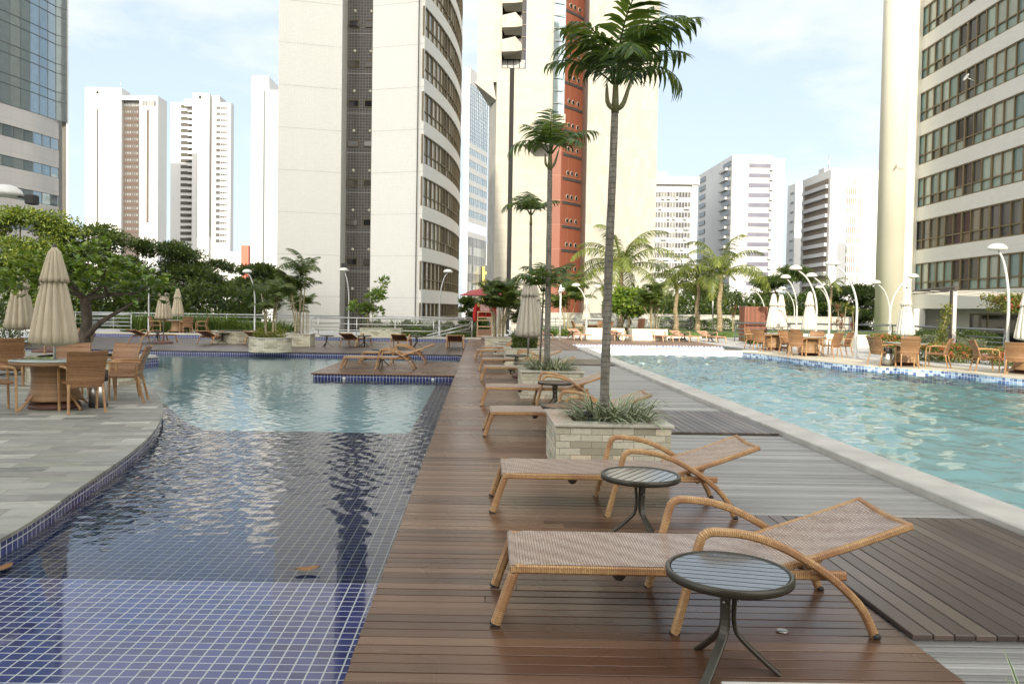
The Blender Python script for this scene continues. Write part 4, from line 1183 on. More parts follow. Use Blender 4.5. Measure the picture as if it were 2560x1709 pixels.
lampat(864, 676, 872, 42.5, 'lamp post with a square floodlight on top, before the grey tower strip', flood=True, grey=True)
lampat(1120, 680, 1099, 42.5, 'lamp post curving right in front of the curved bronze windows', grey=True)
lampat(1309, 701, 1276, 46, 'lamp post curving behind the taupe parasol', grey=True)
lampat(1440, 714, 1467, 47, 'lamp post leaning left in front of the terracotta tower strip')
lampat(1494, 717, 1470, 52, 'lamp post half hidden among the coconut fronds')
lampat(1884, 726, 1912, 52, 'lamp post standing behind the red-brown slatted screen')
lampat(1964, 694, 1992, 40, 'lamp post rising behind the pair of cream parasols')
lampat(1956, 722, 1986, 58, 'farthest lamp post left of the cream parasol pair')
lampat(1989, 672, 2041, 32.5, 'lamp post with its foot behind the left poolside table')
lampat(2029, 690, 2074, 37.5, 'lamp post right behind the single cream parasol')
lampat(2082, 660, 2142, 28.4, 'tall lamp post standing alone at the pool edge on the right terrace')
lampat(2047, 719, 2072, 56, 'small far lamp post peeping over the single cream parasol')
lampat(2190, 707, 2224, 44.0, 'lamp post leaning left in front of the pale column')
lampat(2283, 692, 2227, 37.8, 'lamp post leaning right in front of the pale column')
lampat(2493, 622, 2521, 22.8, 'big lamp post at the right edge in front of the bronze windows')
lp_ = lampat(14, 486, -150, 13.0, 'nearest lamp post, only its dome head showing at the left edge', grey=True)
hd_ = D(14, 486, 13.0); lx_ = hd_.x - lp_.location.x
fb = MB().bbox(lx_ + .36, lx_ + .50, -.09, .09, hd_.z - .16, hd_.z - .0, .015).build('floodlight', M['rubber'], lp_); MB().tube([(lx_ + .2, 0, hd_.z - .03), (lx_ + .37, 0, hd_.z - .06)], .015, 6).build('bracket', M['rubber'], fb)
t = thing('satellite_dish', 'small white satellite dish at a window of the right tower', 'satellite dish', (D(2438, 195, 48).x - .5, 48, D(2438, 195, 48).z), 0)
MB().lathe([(0, 0), (.13, .02), (.24, .07), (.24, .08), (.13, .03), (0, .02)], 20, M=Matrix.Rotation(R(-60), 4, 'Y')).build('dish', M['lamp_paint'], t); MB().tube([(0, 0, 0), (.5, 0, -.2)], .03, 6).build('arm', M['rail'], t)
t = thing('lamp_post', 'slim straight lamp post between the coconut palms', 'lamp post', (X(1784, 53), 53, .3), 0)
MB().tube([(0, 0, 0), (-.05, 0, 1.5), (-.08, 0, 3.2)], .05, 8).build('pole', M['rail'], t); MB().bbox(-.25, .1, -.1, .1, 3.15, 3.25, .02).build('lamp_head', M['rail'], t)
t = thing('camera_pole', 'white pole carrying two round security cameras in front of the terracotta strip', 'camera pole', (X(1402, 40), 40.2, 0), 0)
MB().tube([(0, 0, 0), (0, 0, 2.9)], .045, 10).build('pole', M['whitepaint'], t)
MB().bbox(-.08, .03, -.09, .05, 2.3, 2.72, .02).build('housing', M['whitepaint'], t)
for (x, z) in ((.10, 2.62), (-.05, 2.50)):
    c = MB().lathe([(0, -.10), (.07, -.08), (.085, 0), (.07, .06), (0, .09)], 14, (x, -.12, z)).build('security_camera', M['whitepaint'], t)
    MB().tube([(x, -.19, z), (x, -.215, z)], .04, 10).build('lens', M['rubber'], c)

# rails
def rail_run(name, pts, lab, mat, zs=(.35, .6, .85, 1.0), r=.022, step=2.2, post=True, z0=0, cat='railing', kinked=False):
    t = thing(name, lab, cat, (pts[0][0], pts[0][1], z0))
    o = Vector((pts[0][0], pts[0][1], 0)); P_ = [Vector((p[0], p[1], 0)) - o for p in pts]
    for z in zs:
        MB().tube([(p.x, p.y, z) for p in P_], r * (1.6 if z == zs[-1] else 1), 8).build('rail', mat, t)
    for a, c in zip(P_[:-1], P_[1:]):
        d = (c - a); n = max(1, int(round(d.length / step)))
        for k in range(n + 1):
            q = a + d * (k / n)
            if kinked: MB().sweep([(q.x, q.y, 0), (q.x, q.y, zs[-1] * .6), (q.x + .06, q.y + .05, zs[-1] * .8), (q.x, q.y, zs[-1])], .05, .05, (0, 1, 0)).build('post', mat, t)
            else: MB().tube([(q.x, q.y, 0), (q.x, q.y, zs[-1])], .024, 8).build('post', mat, t)
    return t
# steel handrail along the ramp (rounded left end)
a, b = (-8.55, 39.6 + .72), (-.35, 38.6 + 1.72)
t = thing('ramp_handrail', 'long polished steel handrail in front of the low hedge', 'handrail', (a[0], a[1], 0.03), 0)
L = b[0] - a[0]
lp = [(.15, 0, .98), (L, 0, .98)]; 
MB().tube([tuple(p) for p in catmull([(.2, 0, .98), (.05, 0, .95), (0, 0, .85), (0, 0, .50), (.05, 0, .38), (.2, 0, .35)], 3)], .03, 8).build('bend', M['steel'], t)
for z in (.98, .66, .35): MB().tube([(.2, 0, z), (L, 0, z)], .03 if z > .9 else .022, 8).build('rail', M['steel'], t)
for k in range(5): MB().tube([(.35 + k * (L - .35) / 4, 0, 0), (.35 + k * (L - .35) / 4, 0, .98)], .026, 8).build('post', M['steel'], t)
for dz in (0, .22): MB().tube([(L, 0, .98 - dz), (L - .15, -1.0, .75 - dz), (L - 2.2, -1.6, .2 - dz * .5)], .028, 8).build('sloping_rail', M['steel'], t)
rail_run('railing', [(X(0, 47), 47), (X(850, 47), 47)], 'grey railing behind the strap-leaf hedge on the left', M['rail'], z0=.0)
rail_run('railing', [(X(935, 48), 48), (X(1180, 48), 48)], 'grey railing at the foot of the curved tower', M['rail'])
rail_run('railing', [(X(1310, 52), 52), (X(1900, 57), 57)], 'pale railing in front of the concrete wall and coconut palms', M['rail'], z0=.05, zs=(.3, .5, .7, .95))
rail_run('railing', [(X(1640, 54.5), 54.5), (X(1728, 54.5), 54.5)], 'short dark blue handrail between the palms', M['darkrail'], zs=(.3, .6, .9), z0=.3)
rail_run('railing', [(14.0, 43.2), (22.6, 43.2), (22.4, 33.7)], 'dark grey bent-post railing in front of the right tower', M['darkrail'], zs=(.28, .48, .68, 1.02), r=.03, step=3.0, kinked=True)
rail_run('steps_railing', [(X(228, 41), 41), (X(328, 41), 41)], 'light steel stair railing left of the strap-leaf hedge', M['rail'], zs=(.2, .4, .6, .8, 1.0), step=1.4)

# concrete wall behind the palms
t = thing('concrete_wall', 'long pale concrete wall behind the coconut palms', 'wall', (X(1300, 62), 62, 0), 0)
MB().box(0, X(2130, 62) - X(1300, 62), 0, .3, -1, 1.30).build('wall_face', M['concrete'], t); MB().box(0, X(2130, 62) - X(1300, 62), -.05, .35, 1.302, 1.36).build('coping', M['offwhite_wall'], t)

# red-brown slatted shower screen
Y = 43.5; x0, x1 = X(1860, Y), X(1920, Y)
t = thing('slatted_screen', 'red-brown vertical slatted timber screen with a lamp shadow on it', 'screen', (x0, Y, 0), 0)
mb = MB(); w = x1 - x0; zt = Zh(1890, 766, Y)
for k in range(18):
    mb.bbox(k * w / 18 + .006, (k + 1) * w / 18 - .006, 0, .05, 0.0, zt, .006)
for k in range(10): mb.bbox(-.06, -.01, k * .09 - .3, k * .09 - .22, 0.0, zt, .006)
mb.build('slats', M['screen'], t)
fr_ = MB(); fr_.box(-.06, w + .03, .055, .09, zt - .12, zt - .02); fr_.box(-.06, w + .03, .055, .09, .2, .3); fr_.build('frame', M['teak_dark'], t)

# pergola: post, beam, wires
pp = G(2384, 880); Y = 31.0; px_ = X(2383, Y, 800)
t = thing('pergola', 'dark pergola post and beam with thin wires beside the orange flowers', 'pergola', (px_, Y, 0), 0)
zt = Zh(2388, 726, Y)
MB().bbox(-.02, .12, 0, .15, 0, zt, .01).build('post', M['lamp_paint'], t); MB().box(-.075, -.022, .01, .15, 0, zt).build('post_side', M['darkpaint'], t)
MB().sweep([(.05, -.05, zt + .08), (X(2283, 37) - px_, 6, zt + .08)], .12, .2, (1, 0, 0)).build('beam', M['darkpaint'], t)
for k in range(4): MB().tube([(.1, .5 + k * 1.3, zt + .02), (3.5, .2 + k * 1.2, zt - .10), (7.5, .5 + k * 1.1, zt - .02)], .012, 5).build('wire', M['cream_column'], t)

# lifeguard chair with red umbrella
Y = 41.4; x = X(1212, Y)
t = thing('lifeguard_chair', 'tall wooden ladder-like lifeguard chair beside the palms', 'lifeguard chair', (x, Y, 0), 0)
for sx in (-.38, .38):
    MB().sweep([(sx * 1.02, 0, 0), (sx * .95, .1, 1.42)], .06, .05, (0, 1, 0)).build('post', M['teak'], t); MB().sweep([(sx * .95, .9, 0), (sx * .95, .75, 1.9)], .06, .05, (0, 1, 0)).build('post', M['teak'], t)
for z in (.12, .62, .95, 1.1): MB().box(-.38, .38, -.02, .06, z, z + .05).build('rung', M['teak'], t)
MB().box(-.36, .36, 0.0, .04, .18, .5).build('panel', M['teak_dark'], t)
MB().bbox(-.40, .40, .05, .75, 1.38, 1.44, .01).build('seat', M['teak'], t); MB().box(-.36, .36, .72, .77, 1.45, 1.9).build('backrest', M['teak'], t)
t = thing('lifeguard_jacket', 'red jacket with yellow patches draped over the lifeguard chair', 'jacket', (x, Y + .65, 1.44), 0)
mb = MB(); mb.lathe([(.0, .42), (.30, .45), (.40, .35), (.44, .1), (.46, -.25), (.40, -.3)], 20, flute=.06, nf=7); mb.v = [(v[0] * 1.05, v[1] * .3, v[2]) for v in mb.v]; mb.build('cloth', M['redcloth'], t)
for s in (-1, 1):
    MB().tube([tuple(p) for p in catmull([(s * .40, -.1, .36), (s * .50, -.14, .15), (s * .53, -.16, -.2), (s * .5, -.16, -.55)], 3)], [.11] * 9 + [.07], 10).build('sleeve', M['redcloth'], t)
    MB().blob((s * .30, -.2, .33), (.10, .05, .12), 10, 6).build('patch', M['yellow_wall'], t)
t = thing('folded_towel', 'pale pink towel hanging on the lifeguard chair seat', 'towel', (x, Y + .3, 1.445), 0)
MB().bbox(-.25, .25, -.02, .12, 0, .38, .03).build('cloth', M['pinkcloth'], t)
t = thing('lifeguard_umbrella', 'open red umbrella over the lifeguard chair', 'umbrella', (x + .05, Y + .5, 0), 0)
mb = MB(); n = 8; rr = 1.42; zt = Zh(1210, 724, Y); 
vs = [(0, 0, zt + .12)] + [(rr * math.cos(2 * PI * k / n + .2), rr * math.sin(2 * PI * k / n + .2), zt - .30) for k in range(n)] + [(rr * .55 * math.cos(2 * PI * k / n + .2), rr * .55 * math.sin(2 * PI * k / n + .2), zt - .03) for k in range(n)]
fs = []
for k in range(n):
    j = (k + 1) % n; fs += [(0, 1 + n + k, 1 + n + j), (1 + n + k, 1 + k, 1 + j, 1 + n + j)]
mb.add(vs, fs); mb.add([(v[0], v[1], v[2] - .012) for v in vs], [tuple(reversed(f)) for f in fs]); mb.build('canopy', M['redcanvas'], t)
MB().tube([(0, 0, 1.2), (0, 0, zt + .2)], .025, 8).build('pole', M['rail'], t)

# fallen leaves in the shallow water
def fallen(px, py, lab, rz, s):
    p = G(px, py, -.125)
    t = thing('fallen_leaf', lab, 'leaf', (p.x, p.y, -.128), R(rz), 'dry leaves in the shallow pool')
    mb = MB(); vs = []; n = 8
    for i in range(n + 1):
        u = i / n; w = .28 * max(0, math.sin(PI * u)) ** .8
        for j in (-1, 0, 1): vs.append(((u - .5) * s, j * w * s * (1 + .15 * math.sin(9 * u)), (abs(j) * .05 + .25 * (u - .4) ** 2 + .04) * s))
    fs = []
    for i in range(n):
        for j in range(2): a = i * 3 + j; fs.append((a, a + 3, a + 4, a + 1))
    mb.add(vs, fs, None, True); mb.build('blade', M['leaf_dry'], t)
    MB().tube([(-.5 * s, 0, .05 * s), (-.72 * s, .05 * s, .08 * s)], .002, 5).build('stalk', M['leaf_dry'], t)
fallen(769, 1424, 'orange brown dry leaf on the tiles near the deck edge', 15, .16)
fallen(6, 1422, 'dry leaf at the left edge of the picture on the tiles', 70, .15)

# seated person far away, seen from behind
def skin_figure(name, joints, edges, radii, mat, parent):
    me = bpy.data.meshes.new(name); me.from_pydata(joints, edges, []); me.update()
    o = bpy.data.objects.new(name, me); col.objects.link(o); o.parent = parent
    o.modifiers.new('skin', 'SKIN'); sv = me.skin_vertices[0].data
    for i, r in enumerate(radii): sv[i].radius = (r, r)
    sv[0].use_root = True
    s = o.modifiers.new('sub', 'SUBSURF'); s.levels = 1; s.render_levels = 2
    me.materials.append(mat); return o
Y = 49.5; x = X(1569, Y)
t = thing('person', 'person in a white shirt sitting with their back to the viewer near the palms', 'person', (x, Y, 0.02), 0)
J = [(0, 0, .50), (0, .02, .75), (0, .03, 1.0), (0, .04, 1.12), (0, .05, 1.24), (0, .06, 1.36), (.09, .05, .48), (.10, .48, .50), (.10, .50, .05), (-.09, .05, .48), (-.10, .48, .50), (-.10, .50, .05), (.19, .03, 1.02), (.24, .10, .78), (.18, .34, .70), (-.19, .03, 1.02), (-.24, .10, .78), (-.18, .34, .70)]
E_ = [(0, 1), (1, 2), (2, 3), (3, 4), (4, 5), (0, 6), (6, 7), (7, 8), (0, 9), (9, 10), (10, 11), (2, 12), (12, 13), (13, 14), (2, 15), (15, 16), (16, 17)]
skin = simple('brown_skin', (.28, .16, .10), .5)
skin_figure('body', J, E_, [.15, .145, .16, .06, .09, .075, .09, .075, .05, .09, .075, .05, .065, .045, .035, .065, .045, .035], skin, t)
mb = MB(); mb.lathe([(.16, .50), (.185, .6), (.18, .8), (.205, .98), (.15, 1.08), (.07, 1.11)], 16, (0, .03, 0)); mb.build('shirt', M['whitepaint'], t)
mb = MB(); mb.blob((0, .035, 1.33), (.095, .10, .12), 12, 8); mb.build('hair', M['rubber'], t)
tch = thing('garden_chair', 'grey garden chair next to the seated person near the palms', 'chair', (x + .75, Y + .2, 0), R(20))
MB().box(-.25, .25, -.25, .25, .4, .45).build('seat', M['darkrail'], tch); MB().sweep([(0, -.25, .45), (0, -.38, 1.1)], .5, .03, (1, 0, 0)).build('backrest', M['sling'], tch)
for sx in (-.23, .23):
    for sy in (-.23, .23): MB().tube([(sx, sy, 0), (sx, sy, .4)], .02, 6).build('leg', M['darkrail'], tch)
st_ = thing('stool', 'low stool that the person in the white shirt sits on', 'stool', (x, Y + .05, 0), 0)
MB().bbox(-.2, .2, -.18, .2, .36, .40, .01).build('seat', M['darkrail'], st_)
for sx in (-.16, .16):
    for sy in (-.14, .16): MB().tube([(sx, sy, 0), (sx, sy, .37)], .018, 6).build('leg', M['darkrail'], st_)
# ------------------------------------------------------------------ buildings
def ribbon(t, pts, z0, z1, pane, frame, bay=1.1, transom=None, inset=0.12, depth=0.10, mw=0.07, side=1, thick_every=3, name='window'):
    """a storey's window band along a plan polyline: frame mesh with its panes as child. side=+1: outside lies left of the walking direction"""
    P_ = [Vector((p[0], p[1])) for p in pts]
    seg = [(c - a).length for a, c in zip(P_[:-1], P_[1:])]; Ltot = sum(seg); n = max(1, int(round(Ltot / bay)))
    def at(s):
        for i, l in enumerate(seg):
            if s <= l or i == len(seg) - 1:
                d = (P_[i + 1] - P_[i]).normalized(); q = P_[i] + d * s; nn = Vector((-d.y, d.x)) * side; return q - nn * inset, d, nn
            s -= l
    fm = MB(); pm = MB()
    zt = z0 + (z1 - z0) * transom if transom else None
    prev = None
    for k in range(n + 1):
        q, d, nn = at(Ltot * k / n)
        w = mw * (2.0 if k % thick_every == 0 else 1.0)
        a = q - d * w / 2; b = q + d * w / 2
        fm.prism([tuple(a), tuple(b), tuple(b + nn * depth), tuple(a + nn * depth)] if side < 0 else [tuple(b), tuple(a), tuple(a + nn * depth), tuple(b + nn * depth)], z0, z1)
        if prev is not None:
            for (u, v) in ((z0, zt), (zt, z1)) if zt else ((z0, z1),):
                j = random.random() * .01
                pm.add([(prev[0].x, prev[0].y, u), (q.x, q.y, u), (q.x - nn.x * j, q.y - nn.y * j, v), (prev[0].x - nn.x * j, prev[0].y - nn.y * j, v)], [(0, 1, 2, 3) if side < 0 else (3, 2, 1, 0)])
            for z, h in ([(z0, mw), (z1 - mw, mw)] + ([(zt - mw / 2, mw)] if zt else [])):
                a_, b_2 = prev[0], q; m2 = depth * .8
                fm.prism([tuple(a_), tuple(b_2), tuple(b_2 + nn * m2), tuple(a_ + nn * m2)] if side < 0 else [tuple(b_2), tuple(a_), tuple(a_ + nn * m2), tuple(b_2 + nn * m2)], z + .002, z + h + .002)
        prev = (q,)
    o = fm.build(name, frame, t); pm.build('pane', pane, o); return o
def arc(cx, cy, r, a0, a1, n): return [(cx + r * math.cos(R(a0 + (a1 - a0) * k / n)), cy + r * math.sin(R(a0 + (a1 - a0) * k / n))) for k in range(n + 1)]

# central tower with the curved bronze windows
t = thing('apartment_tower', 'tall white mosaic tower with dark central strip and curved bronze window bands', 'tower', (0, 0, 0), 0)
ZT = 52
LA, LB = (-14.62, 57.0), (-10.27, 58.1)
RA, RB = (-8.05, 58.1), (-4.16, 57.0)
w = MB(); w.wall([(-16.2, 74), LA, LB, (-10.38, 61.2)], -3.2, ZT); w.build('left_wall', M['tile_facade'], t)
w = MB(); w.wall([(-8.0, 61.2), RA, RB, (-4.155, 57.14)], -3.2, ZT); w.build('right_wall', M['tile_facade'], t)
w = MB(); w.wall([(-10.5, 61.0), (-7.9, 61.0)], -3.2, ZT); w.build('central_strip', M['tile_dark'], t)
jg = simple('joint_grey', (.52, .52, .49), .7)
for k in range(17):
    z = 2.26 + 3.02 * k
    for a, b in ((LA, LB), (RA, RB)):
        jm = MB(); jm.add([(a[0], a[1] - .006, z), (b[0], b[1] - .006, z), (b[0], b[1] - .006, z + .045), (a[0], a[1] - .006, z + .045)], [(0, 1, 2, 3)]); jm.build('panel_joint', jg, t)
    jm = MB(); jm.add([(-10.5, 60.99, z + 2.02), (-7.9, 60.99, z + 2.02), (-7.9, 60.99, z + 2.05), (-10.5, 60.99, z + 2.05)], [(0, 1, 2, 3)]); jm.build('panel_joint', jg, t)
for k in range(10):
    zc = 2.0 + 3.02 * k
    for i, xc in enumerate((-9.86, -8.62)):
        f_ = MB(); z0, z1 = zc - .21, zc + .22
        f_.box(xc - .42, xc + .42, 60.92, 60.99, z0 - .05, z0); f_.box(xc - .42, xc + .42, 60.92, 60.99, z1, z1 + .05); f_.box(xc - .42, xc - .37, 60.92, 60.99, z0, z1); f_.box(xc + .37, xc + .42, 60.92, 60.99, z0, z1)
        o = f_.build('window', M['frame_brown'], t)
        q = MB(); tilt = .12 if random.random() < .4 else 0
        q.add([(xc - .37, 60.96 - tilt, z0), (xc + .37, 60.96 - tilt, z0), (xc + .37, 60.96, z1), (xc - .37, 60.96, z1)], [(0, 1, 2, 3)])
        q.build('pane', random.choice([M['blackglass'], M['pane_dark'], M['pane_light'], M['pane_dark']]), o)
        v = MB(); v.tube([(xc + .05, 60.985, zc + .95), (xc + .05, 60.93, zc + .95)], .115, 16); v.build('vent_disc', M['cream_column'], t)
AC = arc(-1.92 - 57.8, 73, 57.8, -16.1, 14, 44)
sp = MB()
sp.wall(AC, -3.2, .8); 
for k in range(15):
    zj = 2.26 + 3.02 * k
    sp.wall(AC, zj - .34, zj + .63); 
    for e in (zj - .34, zj + .63):
        ins = [(p[0] - .16, p[1] + .02) for p in AC]; n = len(AC)
        sp.add([(p[0], p[1], e) for p in AC] + [(p[0], p[1], e) for p in ins], [(i, i + 1, n + i + 1, n + i) for i in range(n - 1)])
sp.build('curved_wall', M['tile_pale'], t)
for k in range(13):
    zj = 2.26 + 3.02 * k
    zlo = zj - 2.39 if k else zj - 1.9
    ribbon(t, AC[:36], zlo, zj - .34, M['pane_dark'] if k < 2 else M['pane_e'], M['frame_brown'], 1.05, .36, .13, .10, .07, side=-1)
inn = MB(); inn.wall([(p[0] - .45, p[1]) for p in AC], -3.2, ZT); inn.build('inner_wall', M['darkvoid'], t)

# right tower
t = thing('apartment_tower', 'pale tiled tower with green curtained bronze windows and a rounded cream column', 'tower', (0, 0, 0), 0)
c0 = MB(); c0.lathe([(1.12, -3.2), (1.12, ZT)], 40, (29.95, 57.4, 0)); c0.build('column', M['cream_column'], t)
c1 = MB(); c1.wall([(29.95, 56.29), (31.02, 56.35), (31.02, 57.6)], -3.2, ZT); c1.build('column_wall', M['cream_column'], t)
FR = [(31.0, 56.6), (30.72, 52), (30.48, 48), (30.30, 44), (30.2, 40), (30.2, 34), (30.4, 26), (30.8, 14), (31.2, 2)]
FR = [tuple(p) for p in catmull(FR, 4)]
sp = MB(); sp.wall([(p[0], p[1]) for p in FR], 2.05, 3.2)
for k in range(16):
    zl = 5.23 + 3.0 * k
    sp.wall(FR, zl, zl + .95); n = len(FR); ins = [(p[0] + .25, p[1]) for p in FR]
    for e in (zl, zl + .95): sp.add([(p[0], p[1], e) for p in FR] + [(p[0], p[1], e) for p in ins], [(i, i + 1, n + i + 1, n + i) for i in range(n - 1)])
n = len(FR); ins = [(p[0] + 4, p[1]) for p in FR]
sp.add([(p[0], p[1], 2.05) for p in FR] + [(p[0], p[1], 2.05) for p in ins], [(i, i + 1, n + i + 1, n + i) for i in range(n - 1)])
sp.build('spandrel_wall', M['tile_pale'], t)
for k in range(10):
    zl = 3.2 if k == 0 else 5.23 + 3.0 * (k - 1) + .95
    ribbon(t, FR[:24], zl, 5.23 + 3.0 * k, [M['pane_r'], M['pane_dark']][k == 1] if k < 7 else M['pane_e'], M['frame_brown'], 1.02, .33, .12, .10, .085, side=-1)
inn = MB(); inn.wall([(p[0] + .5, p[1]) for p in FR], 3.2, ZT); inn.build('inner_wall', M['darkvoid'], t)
gf = MB(); gf.wall([(30.95, 56.1), (33.2, 56.3)] + [(p[0] + 2.2, p[1]) for p in FR[1:]], -3.2, 2.1); gf.build('ground_floor_wall', M['tile_pale'], t)
for (ya, yb) in ((52.5, 46.8), (43.4, 40.0), (38.5, 34)):
    xm = 30.6 + 2.1
    b = MB(); b.box(xm - .12, xm - .02, yb, ya, -.4, 1.75); o = b.build('window', M['frame_brown'], t); q = MB(); n = 3
    for k in range(n): q.box(xm - .14, xm - .125, yb + (ya - yb) * k / n + .1, yb + (ya - yb) * (k + 1) / n - .1, -.3, 1.65)
    q.build('pane', M['blackglass'], o)
for yy in (55.5, 39.4, 30):
    b = MB(); b.box(30.3, 31.1, yy - .4, yy + .4, -3.2, 2.04); b.build('pillar', M['tile_pale'], t)

# glass office tower at the left edge
t = thing('office_tower', 'curved blue mirrored glass tower with grey cladding bands', 'tower', (0, 0, 0), 0)
FA = [(-50.5, 56), (-47.6, 66), (-45.5, 75), (-44.45, 79.3), (-43.95, 82.6)]
FA = [tuple(p) for p in catmull(FA, 6)]
FU = FA + [(-43.3, 83.0)]
w = MB()
w.wall(FA, -3.2, 5.6)
for z0, z1 in ((6.75, 8.55), (9.7, 11.45), (12.6, 14.4), (15.45, 17.25), (18.4, 20.3)): w.wall(FA, z0, z1)
w.build('cladding', M['grey_clad'], t)
for z0, z1 in ((5.6, 6.75), (8.55, 9.7), (11.45, 12.6), (14.4, 15.45), (17.25, 18.4)): ribbon(t, FA, z0, z1, M['pane_blue'], M['darkrail'], 1.25, None, .04, .05, .03, side=-1, thick_every=99)
zz = 20.3
for k in range(16):
    h = .95 if k % 2 else 1.95
    ribbon(t, FU, zz, zz + h, M['pane_blue'], M['darkrail'], 1.25, None, .0, .03, .035, side=-1, thick_every=99, name='curtain_wall'); zz += h
w = MB(); w.wall([(-45.2, 84.6), (-44.3, 83.6), (-43.95, 83.2), (-43.62, 83.3), (-43.55, 83.4)], -3.2, 46); w.build('end_column', M['recess'], t)
w = MB(); w.wall([(-43.50, 83.2), (-43.28, 83.25)], -3.2, 46); w.build('edge_fin', M['whitepaint'], t)

def bx(t, px0, px1, Y, py, dep, mat, name='wall', z0=-3.2, dy=0):
    b = MB(); x0, x1 = X(px0, Y), X(px1, Y); b.box(x0, x1, Y + dy, Y + dy + dep, z0, Zh((px0 + px1) / 2, py, Y)); return b.build(name, mat, t)
def pane_rows(t, px0, px1, Y, y_first, pitch, n, h, mat, bays=1, name='window', gap=.12, frame=None, proud=.05):
    """one part per storey: a row of panes on a front wall"""
    x0, x1 = X(px0, Y), X(px1, Y); sc = Y / 1975
    for k in range(n):
        zt = Zh((px0 + px1) / 2, y_first + pitch * k, Y); zb = zt - h * sc
        mb = MB()
        for i in range(bays):
            a = x0 + (x1 - x0) * i / bays; c = x0 + (x1 - x0) * (i + 1) / bays - gap * (bays > 1)
            mb.box(a, c, Y - proud, Y + .02, zb, zt)
        mb.build(name, mat, t)
def side_rows(t, px0, px1, Xs, y_first, pitch, n, h, mat, name='window', proud=.05, Yref=None, sgn=-1):
    """windows on a side wall x = Xs between the pixels px0, px1"""
    ya = Xs * 1975 / (px0 - 1197); yb = Xs * 1975 / (px1 - 1197)
    sc = Yref / 1975
    for k in range(n):
        zt = Zh(px1, y_first + pitch * k, Yref); zb = zt - h * sc
        mb = MB(); mb.box(min(Xs, Xs + sgn * proud), max(Xs, Xs + sgn * proud), min(ya, yb), max(ya, yb), zb, zt); mb.build(name, mat, t)
# far white tower with brown balconies
Y = 350
t = thing('apartment_tower', 'far white twin-block tower with a brown balcony strip, leftmost', 'tower', (0, 0, 0), 0)
bx(t, 212, 302, Y, 219, 9, M['white_wall']); bx(t, 302, 348, Y, 241, 6, M['brown_wall'], 'balcony_recess', dy=2.5)
bx(t, 347, 393, Y, 239, 10, M['white_wall'], 'wall'); b = MB(); b.box(X(302, Y), X(347, Y), Y, Y + 2, Zh(320, 250, Y), Zh(320, 239, Y)); b.build('crown_beam', M['white_wall'], t)
pane_rows(t, 308, 347, Y + 2.5, 252, 1, 1, 14, M['pane_light'], 4); pane_rows(t, 354, 389, Y, 252, 1, 1, 13, M['pane_light'], 5)
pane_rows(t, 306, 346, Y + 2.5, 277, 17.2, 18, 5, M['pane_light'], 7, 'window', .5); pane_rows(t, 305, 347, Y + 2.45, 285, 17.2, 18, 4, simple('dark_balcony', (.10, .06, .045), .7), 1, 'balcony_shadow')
pane_rows(t, 241, 245, Y, 272, 300, 1, 280, M['brown_wall'], 1, 'brown_strip'); pane_rows(t, 365, 371, Y, 274, 300, 1, 280, M['brown_wall'], 1, 'brown_strip')
b = MB(); b.tube([(X(243, Y), Y - .3, Zh(243, 231, Y)), (X(243, Y), Y + .1, Zh(243, 231, Y))], .5, 12); b.build('round_window', M['blackglass'], t)
b = MB(); b.tube([(X(290, Y), Y + 4, Zh(290, 219, Y)), (X(290, Y), Y + 4, Zh(290, 193, Y))], .12, 5); b.build('antenna', M['rail'], t)
# far white tower with staggered dark balconies
Y = 395
t = thing('apartment_tower', 'far white tower with rows of dark staggered balconies and windows', 'tower', (0, 0, 0), 0)
bx(t, 413, 470, Y, 248, 10, M['white_wall'], dy=6); bx(t, 478, 521, Y, 233, 12, M['white_wall']); bx(t, 522, 542, Y, 236, 10, M['offwhite_wall'], dy=2); bx(t, 537, 574, Y, 256, 5, M['white_wall'])
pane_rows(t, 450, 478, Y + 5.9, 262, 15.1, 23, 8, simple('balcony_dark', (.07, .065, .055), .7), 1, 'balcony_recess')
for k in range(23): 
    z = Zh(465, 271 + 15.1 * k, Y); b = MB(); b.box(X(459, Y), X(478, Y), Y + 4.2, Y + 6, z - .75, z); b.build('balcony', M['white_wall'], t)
pane_rows(t, 538, 548, Y, 266, 15.1, 23, 8, M['pane_far'], 1); pane_rows(t, 549, 566, Y, 268, 15.1, 23, 5, M['pane_far'], 3)
pane_rows(t, 489.5, 491.5, Y, 250, 300, 1, 340, M['grey_wall'], 1, 'joint_strip'); pane_rows(t, 520.5, 523, Y, 235, 300, 1, 350, M['darkrail'], 1, 'joint_strip')
pane_rows(t, 494, 501, Y, 239, 30, 1, 8, M['blackglass'], 1)
b = MB(); b.box(X(452, Y), X(494, Y), Y + 3, Y + 9, Zh(470, 262, Y), Zh(470, 243, Y)); b.build('penthouse', M['offwhite_wall'], t)
# white tower just left of the central one
Y = 230
t = thing('apartment_tower', 'far slim white tower with two dark vertical lines, beside the central tower', 'tower', (0, 0, 0), 0)
bx(t, 625, 668, Y, 190, 20, M['white_wall']); bx(t, 662, 720, Y, 228, 20, M['white_wall'], 'side_wing', dy=-1)
pane_rows(t, 649, 653, Y, 198, 300, 1, 500, M['grey_wall'], 1, 'dark_strip'); pane_rows(t, 655, 661, Y, 226, 300, 1, 480, M['darkrail'], 1, 'dark_strip')
pane_rows(t, 669, 671.5, Y - 1, 242, 18.1, 24, 3, M['pane_far'], 1)
Y = 300
t = thing('office_block', 'small far white gridded block with a red end wall above the trees', 'building', (0, 0, 0), 0)
bx(t, 560, 605, Y, 629, 10, M['white_wall']); bx(t, 604, 622, Y, 614, 10, M['terracotta_wall'], 'red_end_wall', dy=-1); pane_rows(t, 562, 604, Y, 634, 11, 4, 6, M['brown_wall'], 5, 'window', 1.2)
